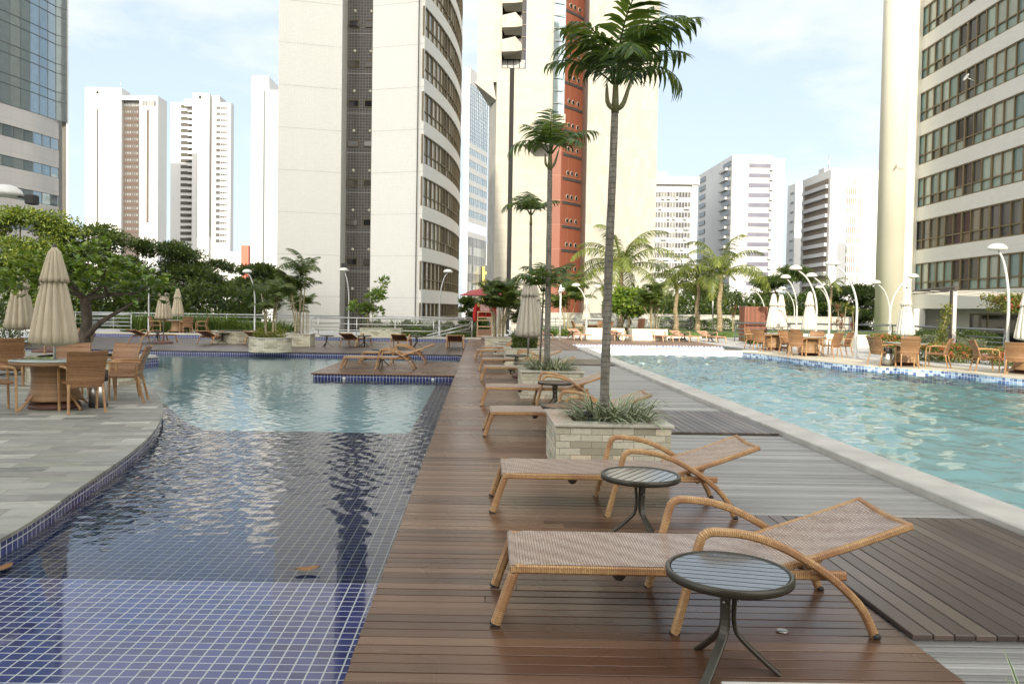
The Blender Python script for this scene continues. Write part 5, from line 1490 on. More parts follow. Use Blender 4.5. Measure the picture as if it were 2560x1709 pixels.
# glass slab between the towers
Y = 190
t = thing('office_tower', 'narrow blue glass office slab seen between the white and cream towers', 'tower', (0, 0, 0), 0)
FP = [(X(1163, Y), Y), (X(1213, Y + 14), Y + 14)]
def zf_(py): return Zh(1165, py, Y)
w = MB(); w.wall([(X(1155, Y), Y - .5), (X(1167, Y), Y - .5), (X(1167, Y), Y + 2)], -3.2, zf_(172)); w.build('edge_wall', M['white_wall'], t)
w = MB(); w.wall(FP, zf_(205), zf_(165)); w.build('crown', M['offwhite_wall'], t)
for yt in (366, 396, 428, 459, 490, 522, 553, 590): w = MB(); w.wall(FP, zf_(yt), zf_(yt - 13)); w.build('white_band', M['offwhite_wall'], t)
k = zf_(353)
for i in range(15): ribbon(t, FP, k + i * (zf_(205) - k) / 15, k + (i + 1) * (zf_(205) - k) / 15, M['pane_blue'], M['rail'], 1.3, None, .05, .04, .05, side=-1, thick_every=99, name='curtain_wall')
for a, b in zip((366, 396, 428, 459, 490, 522), (383, 415, 446, 477, 509, 540)): ribbon(t, FP, zf_(b), zf_(a), M['pane_blue'], M['rail'], 1.3, None, .05, .04, .05, side=-1, thick_every=99)
for i in range(10): ribbon(t, FP, -3 + i * (zf_(590) + 3) / 10, -3 + (i + 1) * (zf_(590) + 3) / 10, M['pane_light'] if i % 2 else M['pane_e'], M['rail'], 1.3, None, .05, .04, .05, side=-1, thick_every=99, name='curtain_wall')
Y = 160
t = thing('office_block', 'sliver of a yellow and grey building left of the cream tower', 'building', (0, 0, 0), 0)
bx(t, 1206, 1225, Y, 570, 8, M['grey_wall'], dy=45); bx(t, 1206, 1225, Y, 640, 6, M['yellow_wall'], 'yellow_wall', dy=40); pane_rows(t, 1211, 1225, Y + 40, 664, 22, 4, 14, M['pane_far'], 1)

# cream stone tower with the terracotta strip
Y = 97
t = thing('office_tower', 'tall cream stone tower with terracotta strip and hanging balconies', 'tower', (0, 0, 0), 0)
g = lambda px, dy=0: (X(px, Y + dy), Y + dy)
ZG = 62; zov = Zh(1200, 205, Y)
w = MB(); w.wall([(X(1217, 99.5), 110), (X(1217, 99.5), 99.5), g(1233)], -3.2, 32); w.build('chamfer_wall', M['cream_stone2'], t)
znt = Zh(1275, 171, Y)
w = MB(); w.wall([g(1233), g(1244)], -3.2, ZG); w.wall([g(1244), g(1305)], -3.2, znt, L0=.6); w.wall([g(1305), g(1373), g(1373, 3)], -3.2, ZG, L0=3.6); w.build('front_wall', M['cream_stone'], t)
w = MB(); w.wall([(X(1184, Y), 110), g(1184), g(1233.2)], zov, ZG); w.build('overhang_wall', M['cream_stone'], t)
w = MB(); a, b, c = D(1184, 205, Y), D(1240, 250, Y + .02), D(1222, 266, 99.5); w.add([a, b, c, D(1184, 205, Y + 6)], [(0, 1, 2), (0, 2, 3)]); w.add([a, D(1233, 205, Y), b], [(0, 2, 1)]); w.build('overhang_soffit', M['cream_stone2'], t)
w = MB(); w.box(X(1244, Y), X(1305, Y), Y + 1.4, Y + 1.5, znt, ZG); o = w.build('balcony_recess', M['blackglass'], t)
w = MB(); w.box(X(1244, Y), X(1305, Y), Y, Y + 1.4, znt - .02, znt); 
for x_ in (1262, 1276, 1292): w.box(X(x_, Y), X(x_, Y) + .06, Y + 1.3, Y + 1.39, znt, ZG)
for k in range(10): w.box(X(1244, Y), X(1305, Y), Y + 1.3, Y + 1.39, znt + 1.5 * k + 1.2, znt + 1.5 * k + 1.26)
w.build('mullions', M['frame_brown'], o)
pane_rows(t, 1246, 1304, Y + 1.25, 150, 1, 1, 20, M['pane_light'], 4)
for k in range(6):
    z1 = Zh(1268, 98 - 60 * k, Y); z0 = z1 - 2.05
    xa, xb, xc = X(1243, Y), X(1279, Y), X(1293, Y)
    w = MB(); v = [(xa, Y - .9, z0 + .25), (xb, Y - 1.0, z0 + .3), (xb - .15, Y - 1.0, z1), (xa, Y - .9, z1 - .35), (xa + .4, Y + .8, z0 - .1), (xc, Y + .8, z0 - .1), (xc, Y + .8, z1 - .5), (xa, Y + .8, z1 - .35), (xc, Y - .6, z0 + .55), (xc, Y - .6, z1 - .75)]
    w.add(v, [(0, 1, 2, 3), (1, 8, 9, 2), (0, 4, 5, 8, 1), (0, 3, 7, 4), (8, 5, 6, 9), (2, 9, 6, 7, 3)]); w.build('balcony', M['cream_stone2'], t)
w = MB(); w.box(X(1265, Y), X(1276, Y), Y - .04, Y - .01, -3, znt - .03); w.build('vertical_window', M['blackmatte'], t)
w = MB(); w.wall([(X(1372.5, Y - .3), Y - .3), (X(1401, Y), Y), (X(1401, Y), Y + 2)], Zh(1385, 291, Y), ZG); o = w.build('blue_window_strip', M['pane_blue'], t)
w = MB()
for k in range(14): w.box(X(1372.5, Y) - .02, X(1401, Y) + .02, Y - .38, Y - .32, Zh(1385, 291, Y) + 1.5 * k, Zh(1385, 291, Y) + 1.5 * k + .08)
w.build('transoms', M['darkrail'], o)
RP = [(X(1366, Y + 1), Y + 1), (X(1396, Y + .8), Y + .8), (X(1432, Y + 3), Y + 3), (X(1459, Y + 5.2), Y + 5.2)]
w = MB(); w.wall(RP, -3.2, ZG); w.build('terracotta_strip', M['red_panel'], t)
w = MB(); w.wall([(X(1453.5, Y + 2.2), Y + 2.2), (X(1461, Y + 2), Y + 2)], -3.2, ZG); w.build('dark_joint', M['blackglass'], t)
d0 = Vector((RP[3][0] - RP[1][0], RP[3][1] - RP[1][1])).normalized(); nn = Vector((d0.y, -d0.x))
for k in range(15):
    z = Zh(1420, 690 - 59.5 * k, Y + 2)
    w = MB()
    for a, b in ((RP[1], RP[2]), (RP[2], RP[3])):
        a = Vector(a); b = Vector(b)
        if a == Vector(RP[1]): a = a + (b - a) * .12
        w.prism([tuple(a + nn * .06), tuple(b + nn * .06), tuple(b), tuple(a)], z, z + .34)
    w.build('slot', M['darkvoid'], t)
    for u in (.26, .42, .58):
        p = Vector(RP[1]).lerp(Vector(RP[2]), u * 1.75) if u < .5 else Vector(RP[2]).lerp(Vector(RP[3]), .1)
        h_ = MB(); h_.tube([(p.x - nn.x * .1, p.y - nn.y * .1, z + .95), (p.x + nn.x * .05, p.y + nn.y * .05, z + .95)], .24, 14); h_.build('porthole', M['blackglass'], t)
        h2 = MB(); q0 = p + nn * .01; h2.lathe([(.25, 0), (.30, 0), (.30, .05), (.25, .05)], 14, M=Matrix.Translation((q0.x, q0.y, z + .95)) @ Matrix.Rotation(math.atan2(nn.x, -nn.y), 4, 'Z') @ Matrix.Rotation(R(90), 4, 'X'), caps=False); h2.build('porthole_ring', M['cream_stone'], t)
w = MB(); w.wall([(X(1459.5, 96), 102), (X(1459.5, 96), 96), (X(1634, 99), 99), (X(1634, 99), 115)], -3.2, ZG); w.build('right_wall', M['cream_stone2'], t)
w = MB(); v = [D(1303, 361, Y - .02), D(1378, 361, Y - .02), D(1372, 300, Y - .02), D(1340, 361, Y - 2.2), D(1381, 361, Y - 2.2), D(1377, 318, Y - 2.2)]
w.add(v, [(0, 3, 5, 2), (0, 1, 4, 3), (3, 4, 5), (1, 2, 5, 4)]); w.build('canopy_wedge', M['cream_stone2'], t)
w = MB(); w.box(X(1377, Y), X(1400, Y), Y - 2.2, Y + .5, Zh(1390, 318, Y), Zh(1390, 296, Y)); w.build('balcony', M['cream_stone2'], t)

M['recess2'] = simple('mid_grey_render', (.22, .225, .24), .6, var=.06, scale=.1)
# far right group
Y = 237
t = thing('apartment_block', 'far greyish block with air conditioners under its windows, right of the cream tower', 'building', (0, 0, 0), 0)
bx(t, 1620, 1722, Y, 462, 15, M['offwhite_wall']); bx(t, 1722, 1736, Y, 452, 15, M['white_wall'], 'end_wall', dy=-.5)
b = MB(); b.prism([(X(1616, Y), Y - 1), (X(1740, Y), Y - 1), (X(1740, Y), Y + 15), (X(1616, Y), Y + 15)], Zh(1680, 462, Y), Zh(1680, 442, Y)); b.build('roof', simple('mottled_roof', (.40, .39, .37), .8, var=.3, scale=.5), t)
pane_rows(t, 1632, 1721, Y, 480, 25.3, 10, 13, M['pane_far'], 12, 'window', .15)
for k in range(10):
    for px in random.sample(range(1640, 1716, 7), 3):
        z = Zh(px, 496 + 25.3 * k, Y); b = MB(); b.box(X(px, Y), X(px, Y) + .9, Y - .8, Y - .05, z - .3, z + .4); b.build('air_conditioner', M['offwhite_wall'], t)
b = MB()
for px in (1632, 1637): b.tube([(X(px, Y), Y + 2, Zh(px, 442, Y)), (X(px, Y), Y + 2, Zh(px, 388, Y))], .12, 5)
b.build('antenna', M['rail'], t); bx(t, 1632, 1666, Y, 425, 6, M['offwhite_wall'], 'roof_house', z0=Zh(1650, 442, Y), dy=3)
Y = 240
t = thing('apartment_tower', 'far white tower with a recessed column of lilac-grey windows, right of the palms', 'tower', (0, 0, 0), 0)
bx(t, 1822, 1925, Y, 388, 37, M['white_wall']); bx(t, 1925, 1962, Y, 391, 30, M['offwhite_wall'], 'wing', dy=3)
bx(t, 1862, 1926, Y, 405, .3, M['offwhite_wall'], 'window_recess', dy=-.25)
pane_rows(t, 1864, 1918, Y - .3, 409, 24.6, 13, 10, simple('lilac_glass', (.13, .13, .17), .2, var=.2, scale=.3), 1)
for k in range(13):
    z = Zh(1920, 424 + 24.6 * k, Y); b = MB(); b.box(X(1914, Y), X(1922, Y), Y - 1.1, Y - .3, z - .35, z + .35); b.build('air_conditioner', M['white_wall'], t)
Xs = X(1822, Y)
side_rows(t, 1800, 1818, Xs, 400, 24.6, 13, 12, M['pane_far'], 'window', .3, Y); side_rows(t, 1742, 1756, Xs, 400, 24.6, 13, 12, M['pane_far'], 'window', .3, Y)
for k in range(13):
    z = Zh(1822, 416 + 24.6 * k, Y); b = MB(); ya = Xs * 1975 / (1794 - 1197); yb = Xs * 1975 / (1812 - 1197); b.box(Xs - 1.0, Xs, min(ya, yb), max(ya, yb), z - .6, z + .2); b.build('balcony', M['offwhite_wall'], t)
Y = 230
t = thing('apartment_tower', 'far tower with brown balconies on its shaded side and slatted front windows', 'tower', (0, 0, 0), 0)
bx(t, 2068, 2188, Y, 424, 20, M['white_wall']); bx(t, 2030, 2070, Y + 15, 428, 4, M['offwhite_wall'], 'roof_house', dy=-6)
Xs = X(2068, Y)
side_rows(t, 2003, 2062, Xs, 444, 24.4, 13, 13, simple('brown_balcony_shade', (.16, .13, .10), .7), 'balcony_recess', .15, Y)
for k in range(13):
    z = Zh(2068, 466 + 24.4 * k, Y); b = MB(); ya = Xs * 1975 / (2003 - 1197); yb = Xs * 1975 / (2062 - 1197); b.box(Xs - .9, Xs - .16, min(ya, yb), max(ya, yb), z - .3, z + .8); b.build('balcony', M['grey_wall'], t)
pane_rows(t, 2110, 2134, Y, 445, 24.4, 12, 17, simple('slatted_tan_window', (.10, .085, .05), .6), 5, 'window', .35); pane_rows(t, 2138, 2147, Y, 445, 24.4, 12, 17, simple('slatted_tan_window_narrow', (.10, .085, .05), .6), 2, 'window', .35)
b = MB(); b.tube([(X(2077, Y), Y + 4, Zh(2077, 424, Y)), (X(2077, Y), Y + 4, Zh(2077, 382, Y))], .15, 5); b.build('antenna', M['rail'], t)
Y = 262
t = thing('apartment_block', 'grey far block with small slot windows between two white towers', 'building', (0, 0, 0), 0)
Y = 282; bx(t, 1981, 2016, Y, 458, 7.2, M['white_wall']); side_rows(t, 1968, 1976, X(1981, Y), 478, 24, 11, 5, M['pane_far'], 'window', .1, Y)
Y = 200
t = thing('apartment_block', 'dark brown strip of a far building just left of the cream column', 'building', (0, 0, 0), 0)
bx(t, 2213, 2240, Y, 466, 5, M['brown_wall']); side_rows(t, 2194, 2208, X(2213, Y), 482, 26, 10, 14, M['pane_far'], 'window', .2, Y)

# the apartment tower behind the viewer that shades the deck and shows in the mirrored glass
t = thing('apartment_tower', 'banded cream apartment tower opposite, shaped to shade the deck, mirrored in the blue glass', 'tower', (0, 0, 0), 0)
w = MB(); w.prism([(-27, -30), (-27, -60), (-2.2, -60), (-2.7, -30)], -3.2, 78); w.build('wall', M['cream_stone'], t)
for k in range(22):
    w = MB(); w.box(-25.5, -4, -29.98, -29.9, 1 + 3.4 * k, 2.7 + 3.4 * k); w.build('window', M['pane_dark'], t)
w = MB(); w.prism([(1.5, -30.3), (1.6, -48), (11.5, -48), (11.2, -30.3)], -3.2, 24.5); w.build('low_shade_wing', M['cream_stone2'], t)  # unseen block added to shade the near deck and coping
w = MB(); w.prism([(-2.9, -30.15), (-2.4, -48), (1.9, -48), (1.45, -30.15)], -3.2, 36); w.build('middle_shade_wing', M['cream_stone2'], t)  # unseen block added to keep the middle walkway in shade
# ------------------------------------------------------------------ plants
def mesh_leaf(name, parts, mat, parent=None, kind=None):
    V, F_, off_ = [], [], 0
    for v, f in parts: V.append(v); F_.append(f + off_); off_ += len(v)
    o = obj(name, npmesh(name, np.concatenate(V), np.concatenate(F_)), mat, parent)
    if kind: o['kind'] = kind
    return o
def broad_tree(name, lab, x, y, z0, cr, clumps, mat, leafL, leafW, n, trunk=None, bark_='bark', up=.25, group=None, limbs=7, shell=.35, cat='tree'):
    """clumps: (dx,dy,dz,rx,ry,rz,weight) relative to the base"""
    t = thing(name, lab, cat, (x, y, z0), 0, group)
    tot = sum(c[6] for c in clumps); parts = []
    for c in clumps:
        k = max(8, int(n * c[6] / tot)); p, d = ell(c[:3], c[3:6], k, shell); parts.append(leaves(p, leafL, leafW, up, d))
    mesh_leaf('crown', parts, mat, t)
    if trunk:
        r, h = trunk
        mb = MB(); mb.tube([tuple(p) for p in catmull([(0, 0, 0), (.04 * h, .02, h * .5), (0, 0, h)], 4)], [r * (1.15 - .5 * k / 8) for k in range(9)], 10)
        mb.build('trunk', M[bark_], t)
        lm = MB()
        for c in sorted(clumps, key=lambda q: -q[6])[:limbs]:
            e = Vector(c[:3]); m_ = Vector((e.x * .45, e.y * .45, h + (e.z - h) * .35)); lm.tube([tuple(q) for q in catmull([(0, 0, h * .9), tuple(m_), tuple(e)], 4)], [r * .5 * (1 - .8 * k / 8) for k in range(9)], 7)
        lm.build('limbs', M[bark_], t)
    return t
def rnd(a, b): return random.uniform(a, b)
# broad-leaved tree in the curved planter on the left terrace
t = thing('broad_leaved_tree', 'low spreading tree with round glossy leaves and dark trunk on the left terrace', 'tree', (-7.85, 15.75, .45), 0)
mb = MB(); mb.tube([tuple(p) for p in catmull([(0, 0, 0), (-.02, 0, .35), (.03, 0, .8), (-.02, 0, 1.25)], 4)], [.135, .13, .125, .12, .115, .11, .11, .105, .10, .10, .095, .09, .085], 12); mb.build('trunk', M['bark'], t)
tips = []
for pts, r0 in (([(.02, -.02, .45), (.35, -.1, .75), (.75, -.1, 1.0), (1.15, -.1, 1.25)], .07), ([(0, 0, 1.2), (.4, .1, 1.3), (.9, .2, 1.35), (1.35, .1, 1.6)], .06), ([(0, 0, 1.2), (-.4, .1, 1.5), (-.9, 0, 1.7), (-1.4, 0, 1.85)], .06), ([(0, 0, 1.2), (-.15, -.4, 1.6), (-.3, -.8, 1.9)], .05), ([(0, 0, 1.2), (.2, .5, 1.6), (.3, .9, 1.9)], .05), ([(0, 0, 1.2), (-.5, .3, 1.35), (-1.2, .3, 1.5)], .05), ([(.4, .1, 1.3), (.5, -.3, 1.55), (.7, -.6, 1.8)], .035)):
    q = [tuple(p) for p in catmull(pts, 4)]; m_ = len(q); b = MB(); b.tube(q, [r0 * (1 - .75 * k / (m_ - 1)) for k in range(m_)], 8); b.build('limb', M['bark'], t)
parts = []
g = np.random.default_rng(3)
ros = []
for k in range(420):
    a = g.random() * 2 * PI; rr = math.sqrt(g.random())
    x, y = 1.72 * rr * math.cos(a) - .02, 1.2 * rr * math.sin(a)
    zc = 1.62 + .75 * (1 - rr ** 2) * (g.random() ** .7) + (.30 * g.random() - .22) - .12 * rr
    if g.random() < .22: zc -= .3 * g.random()
    ros.append((x, y, zc))
V, F_ = [], []
for (x, y, z) in ros:
    for q in range(int(6 + g.random() * 4)):
        a = g.random() * 2 * PI; el_ = g.uniform(-.25, 1.1); d = np.array([math.cos(a) * math.cos(el_), math.sin(a) * math.cos(el_), math.sin(el_)])
        s_ = np.cross(d, [0, 0, 1]); s_ /= np.linalg.norm(s_) + 1e-6; nn_ = np.cross(s_, d); L = g.uniform(.10, .17); W = L * .62; p = np.array([x, y, z])
        c = [p, p + d * L * .35 + s_ * W * .38 + nn_ * .01, p + d * L * .72 + s_ * W * .5 + nn_ * .016, p + d * L * .98 + s_ * W * .22, p + d * L * .98 - s_ * W * .22, p + d * L * .72 - s_ * W * .5 + nn_ * .016, p + d * L * .35 - s_ * W * .38 + nn_ * .01]
        i = len(V); V += c; F_.append([i, i + 1, i + 6, i + 6][:3] + [i + 6]); F_[-1] = [i, i + 1, i + 6]; F_.append([i + 1, i + 2, i + 5, i + 6]); F_.append([i + 2, i + 3, i + 4, i + 5])
me = bpy.data.meshes.new('crown'); me.from_pydata([tuple(v) for v in V], [], [tuple(f) for f in F_]); me.update(); obj('crown', me, M['leaf_round'], t)

# big layered trees behind the left decks
def layered(lab, px, Y, pytop, wid, n, seed, mat='leaf_dark', pybot=800):
    g = random.Random(seed); x = X(px, Y); zt = Zh(px, pytop, Y); z0 = -3.2; h = zt - z0
    cl = []
    for k in range(46):
        u = g.random(); a = g.random() * 2 * PI; rr = wid * (.25 + .75 * (1 - u) ** .6) * math.sqrt(g.random())
        z = h * (.30 + .66 * u) - .10 * rr
        s = wid * g.uniform(.14, .30)
        cl.append((rr * math.cos(a), rr * .75 * math.sin(a), min(z, h - .4), s, s, s * g.uniform(.22, .42), s * s))
    return broad_tree('shade_tree', lab, x, Y, z0, wid, cl, M[mat], .24, .10, int(n * 2.3), (.28, h * .45), up=-.05, group='big trees behind the pool decks', shell=.1)
layered('big feathery tree with yellow-green tips at the left edge behind the parasols', 35, 50, 512, 6.2, 15000, 1, 'leaf_yell')
layered('big dark feathery tree left of the far white towers', 215, 54, 552, 6.0, 14000, 2, 'leaf_dark')
layered('dark spreading tree below the far white balcony tower', 400, 56, 590, 5.4, 12000, 3, 'leaf_dark')
layered('dark round tree beside the left edge of the central tower', 640, 54, 655, 3.2, 8000, 5, 'leaf_dark')
layered('dark tree behind the far left parasols', 520, 58, 640, 4.5, 9000, 6, 'leaf_dark')
layered('dark leafy tree in shade beyond the concrete wall, left of the screen', 1760, 74, 700, 5.5, 9000, 7, 'leaf_dark')
layered('dark tree with drooping leaves above the lamp posts on the right', 1965, 70, 655, 4.6, 9000, 8, 'leaf_dark')
layered('dark dense tree left of the cream column', 2130, 64, 708, 5.0, 12000, 9, 'leaf_dark')
layered('dark tree behind the coconut palms beyond the wall', 1640, 78, 735, 6, 7000, 10, 'leaf_dark')
layered('shaded shrubbery tree behind the red lifeguard umbrella', 1175, 56, 735, 1.7, 3500, 12, 'leaf_dark')

def bush(name, lab, boxes, mat, L, W, n, cat='hedge', group=None, up=.4, kind=None, fl=None, wob=.12):
    """hedge filled with leaves: boxes (x0,x1,y0,y1,z0,z1)"""
    o = (boxes[0][0], boxes[0][2], boxes[0][4]); t = thing(name, lab, cat, o, 0, group)
    ps = []; tot = sum((b[1] - b[0]) * (b[5] - b[4] + b[3] - b[2]) for b in boxes)
    for b in boxes:
        k = int(n * (b[1] - b[0]) * (b[5] - b[4] + b[3] - b[2]) / tot); p = rng.random((k, 3))
        ed = rng.random(k); p[ed < .38, 2] = 1 - .15 * rng.random((ed < .38).sum()); p[(ed > .38) & (ed < .75), 1] *= .2
        p = p * np.array([b[1] - b[0], b[3] - b[2], b[5] - b[4]]) + np.array([b[0], b[2], b[4]]) - np.array(o)
        p[:, 2] += wob * (np.sin(p[:, 0] * 3.1) + np.sin(p[:, 0] * 7.7 + 1) + rng.normal(size=k) * .5) * (p[:, 2] / (b[5] - b[4]))
        ps.append(p)
    P_ = np.concatenate(ps); mesh_leaf('leaves', [leaves(P_, L, W, up)], mat, t)
    if fl:
        q = P_[rng.random(len(P_)) < fl[1]]; q = q[q[:, 2] > .35 * (boxes[0][5] - boxes[0][4])]; c = np.repeat(q, 9, 0) + rng.normal(size=(len(q) * 9, 3)) * .028
        c[:, 1] -= .05; mesh_leaf('flowers', [leaves(c, .045, .035, .8)], fl[0], t)
    return t
bush('undergrowth', 'dark mixed undergrowth below the big trees on the left', [(X(0, 50), X(690, 50), 48.5, 51, -.5, 2.6)], M['leaf_dark'], .30, .14, 9000, 'undergrowth', wob=.3)
bush('hedge', 'dark leafy bush at the left edge behind the second terrace table', [(X(-60, 28), X(80, 28), 27.2, 28.6, 0, 1.35)], M['leaf_dark'], .10, .06, 3000, 'bush')
bush('hedge', 'low grey-green hedge behind the steel handrail', [(X(905, 44.3), X(1195, 44.3), 44.0, 45.2, 0, .62)], M['leaf_grey'], .08, .05, 9000, 'hedge')
bush('grass_strip', 'bright strip of low green plants in front of the grey-green hedge', [(X(925, 43.3), X(1200, 43.3), 43.0, 43.9, 0, .22)], M['leaf_strap'], .14, .03, 5000, 'ground cover', up=1.2)
bush('hedge', 'dark clipped hedge behind the vine post on the right terrace', [(X(2285, 37), X(2480, 37), 36.2, 37.8, 0, .75)], M['leaf_dark'], .07, .045, 9000, 'hedge')
bush('hedge', 'feathery grey-green low hedge between the red path and the clipped hedge', [(X(2330, 34.2), X(2470, 33.8), 33.8, 35.2, 0, .5)], M['leaf_grey'], .12, .03, 6000, 'hedge', up=1.0)
bush('flower_hedge', 'low hedge of orange-red flowers behind the right terrace chairs', [(15.45, 17.0, 26.6, 27.5, 0, .55), (14.7, 16.6, 27.6, 28.4, 0, .5), (16.6, 18.2, 25.4, 26.4, 0, .55)], M['leaf_ixora'], .07, .04, 9000, 'flower hedge', fl=(M['flower'], .035), wob=.05)
bush('flower_bush', 'round bush with orange flowers behind the left chair by the steel bin', [(X(2193, 31.5), X(2262, 31.5), 31.2, 32.4, 0, .72)], M['leaf_ixora'], .07, .04, 3000, 'flower bush', fl=(M['flower'], .04), wob=.04)
bush('climbing_plant', 'overhanging climber with orange and yellow leaves at the right edge', [(X(2492, 27), X(2600, 27), 26.5, 28, 1.75, 2.15)], M['leaf_ixora'], .10, .06, 2600, 'climber', fl=(M['flower'], .05), up=-.2)
bush('planter_shrub', 'small round-leaved shrubs in the third walkway planter', [(.95, 1.65, 22.15, 22.9, .44, .72)], M['leaf_areca'], .06, .04, 2200, 'shrub')
bush('undergrowth', 'dark undergrowth beyond the concrete wall behind the palms', [(X(1520, 66), X(2130, 66), 65, 67, 0, 2.6)], M['leaf_dark'], .30, .14, 9000, 'undergrowth', wob=.3)
bush('hedge', 'clipped lawn hedge under the coconut palms', [(X(1640, 56), X(1905, 56), 55.4, 56.4, .3, .95)], M['leaf_strap'], .12, .05, 6000, 'hedge', up=.8)
bush('ground_cover', 'mossy yellow-green ground cover in the round planter on the far deck', [(-7.65, -6.65, 26.65, 27.5, .44, .56)], M['leaf_gold'], .05, .03, 1800, 'ground cover')

def straps(name, lab, x, y, z, r, n, L, W, mat, cat='plant', lean=.55, droop=.9, group=None, sx=1.0, sy=1.0, uvs=True, mats=None):
    """tuft of long arching leaves, each a curved ribbon"""
    t = thing(name, lab, cat, (x, y, z), 0, group); mb = MB(); g = random.Random(int(abs(x * 91 + y * 37)) + n)
    for k in range(n):
        a = g.random() * 2 * PI; rr = r * math.sqrt(g.random()); bxx, byy = rr * math.cos(a) * sx, rr * math.sin(a) * sy
        az = a + g.uniform(-.9, .9); l = L * g.uniform(.6, 1.15); e = PI / 2 - lean * g.uniform(.25, 1.5); w = W * g.uniform(.75, 1.25)
        p = Vector((bxx, byy, 0)); pts = [p.copy()]; m_ = 6
        for i in range(m_):
            ee = e - droop * g.uniform(.7, 1.3) * ((i + 1) / m_) ** 1.3
            p = p + Vector((math.cos(az) * math.cos(ee), math.sin(az) * math.cos(ee), math.sin(ee))) * (l / m_); pts.append(p.copy())
        s_ = Vector((-math.sin(az), math.cos(az), 0)); vs = []; fs = []; us = []
        tw = g.uniform(-.5, .5)
        for i, q in enumerate(pts):
            u = i / m_; ww = w * (.55 + .9 * u - 1.42 * u ** 2.2) / 2 if u < 1 else .0008; ww = max(ww, .0008)
            sv = s_ * math.cos(tw * u) + Vector((0, 0, 1)) * math.sin(tw * u)
            vs += [q - sv * ww + Vector((0, 0, ww * .35)), q, q + sv * ww + Vector((0, 0, ww * .35))]
        for i in range(m_):
            for j in range(2):
                a_ = i * 3 + j; fs.append((a_, a_ + 1, a_ + 4, a_ + 3)); us.append([(j * .5, i / m_), (j * .5 + .5, i / m_), (j * .5 + .5, (i + 1) / m_), (j * .5, (i + 1) / m_)])
        mb.add(vs, fs, us, True)
    mb.build('leaves', mat, t); return t
SP = 'striped spider plants in the walkway planters'
straps('spider_plant', 'tuft of green and cream striped leaves around the nearest palm trunk', 1.34, 8.12, .44, .30, 190, .50, .026, M['spider'], lean=.6, droop=1.15, group=SP)
straps('spider_plant', 'striped leaves at the right front of the nearest palm planter', 1.55, 7.98, .44, .17, 80, .46, .026, M['spider'], lean=.7, droop=1.2, group=SP)
straps('spider_plant', 'small striped tuft left of the spotlight in the nearest planter', 1.03, 8.0, .44, .08, 26, .26, .016, M['spider'], lean=.45, droop=.9, group=SP)
straps('spider_plant', 'dense striped leaves filling the second walkway planter', 1.32, 14.55, .44, .36, 230, .50, .026, M['spider'], lean=.6, droop=1.2, group=SP)
straps('spider_plant', 'striped leaf tips at the bottom right corner of the picture', 1.30, 1.78, .46, .10, 34, .34, .022, M['spider'], lean=.6, droop=.9, group=SP)
HG = 'strap-leaf hedges along the far paving'
for i, (pa, pb, lab) in enumerate(((300, 385, 'bright strap-leaf hedge left of the closed parasol on the round base'), (385, 480, 'strap-leaf hedge behind the far left table and chairs'), (480, 600, 'strap-leaf hedge right of the far left table'), (560, 735, 'long low strap-leaf hedge behind the reedy palm clumps'))):
    Y = 43.6; xa, xb = X(pa, Y), X(pb, Y)
    straps('strap_hedge', lab, (xa + xb) / 2, Y, 0, (xb - xa) / 2, 420 if i < 3 else 520, 1.25 if i < 3 else .95, .07, M['leaf_strap'], 'hedge', .35, .7, HG, 1.0, .22)
straps('strap_hedge', 'strap-leaf plants above the grey-green hedge at the foot of the curved tower', (X(925, 46) + X(1080, 46)) / 2, 46, 0.1, 1.8, 300, .95, .06, M['leaf_strap'], 'hedge', .4, .7, HG, 1, .3)
AG = 'clumps of arching light green leaves'
for (px, Y, r, n, L, lab) in ((1408, 44.2, .8, 230, .75, 'arching light green clump at the foot of the camera pole'), (1920, 40.5, .95, 260, .75, 'arching light green clump right of the slatted screen'), (2022, 38.5, .6, 150, .75, 'arching light green clump between the cream parasols'), (1700, 42.9 + 1.8, .9, 120, .45, 'low arching leaves behind the right sunny loungers'), (1830, 44.9, .7, 120, .5, 'arching leaves left of the slatted screen')):
    straps('arching_plant', lab, X(px, Y), Y + (3.6 if Y > 42 else 0), .0, r, n, L, .075, M['leaf_strap'], 'plant', .7, 1.2, AG, 1, .5)
def cordyline(px, Y, heads, lab):
    t = thing('cordyline', lab, 'cordyline', (X(px, Y), Y, .3), 0, 'spiky red and yellow cordylines')
    for (hx, py, mat) in heads:
        hz = Zh(hx, py, Y) - .3; x = X(hx, Y) - X(px, Y)
        MB().tube([tuple(p) for p in catmull([(x * .3, 0, -.3), (x * .6, 0, hz * .5), (x, 0, hz)], 3)], .022, 6).build('stem', M['cane'], t)
        mb = MB(); g = random.Random(hx)
        for k in range(46):
            a = g.random() * 2 * PI; e = g.uniform(-.5, 1.3); l = g.uniform(.28, .45); d = Vector((math.cos(a) * math.cos(e), math.sin(a) * math.cos(e), math.sin(e))); s_ = d.cross(Vector((0, 0, 1))).normalized() * .018; c = Vector((x, 0, hz))
            mb.add([c, c + d * l * .5 + s_, c + d * l - Vector((0, 0, .05)), c + d * l * .5 - s_], [(0, 1, 2, 3)])
        mb.build('leaf_head', M[mat], t)
cordyline(1955, 42.0, ((1940, 757, 'leaf_red'), (1956, 760, 'leaf_red'), (1957, 775, 'leaf_red'), (1961, 792, 'leaf_red')), 'red cordyline with leaning stem left of the cream parasol pair')
cordyline(2034, 40.5, ((2034, 775, 'leaf_red'), (2030, 797, 'leaf_red')), 'small orange cordyline behind the single cream parasol')
cordyline(2108, 38.4, ((2094, 772, 'leaf_red'), (2115, 766, 'leaf_gold'), (2106, 797, 'leaf_red'), (2090, 810, 'leaf_red'), (2105, 815, 'leaf_red')), 'mixed red and yellow cordyline left of the tall lone lamp post')
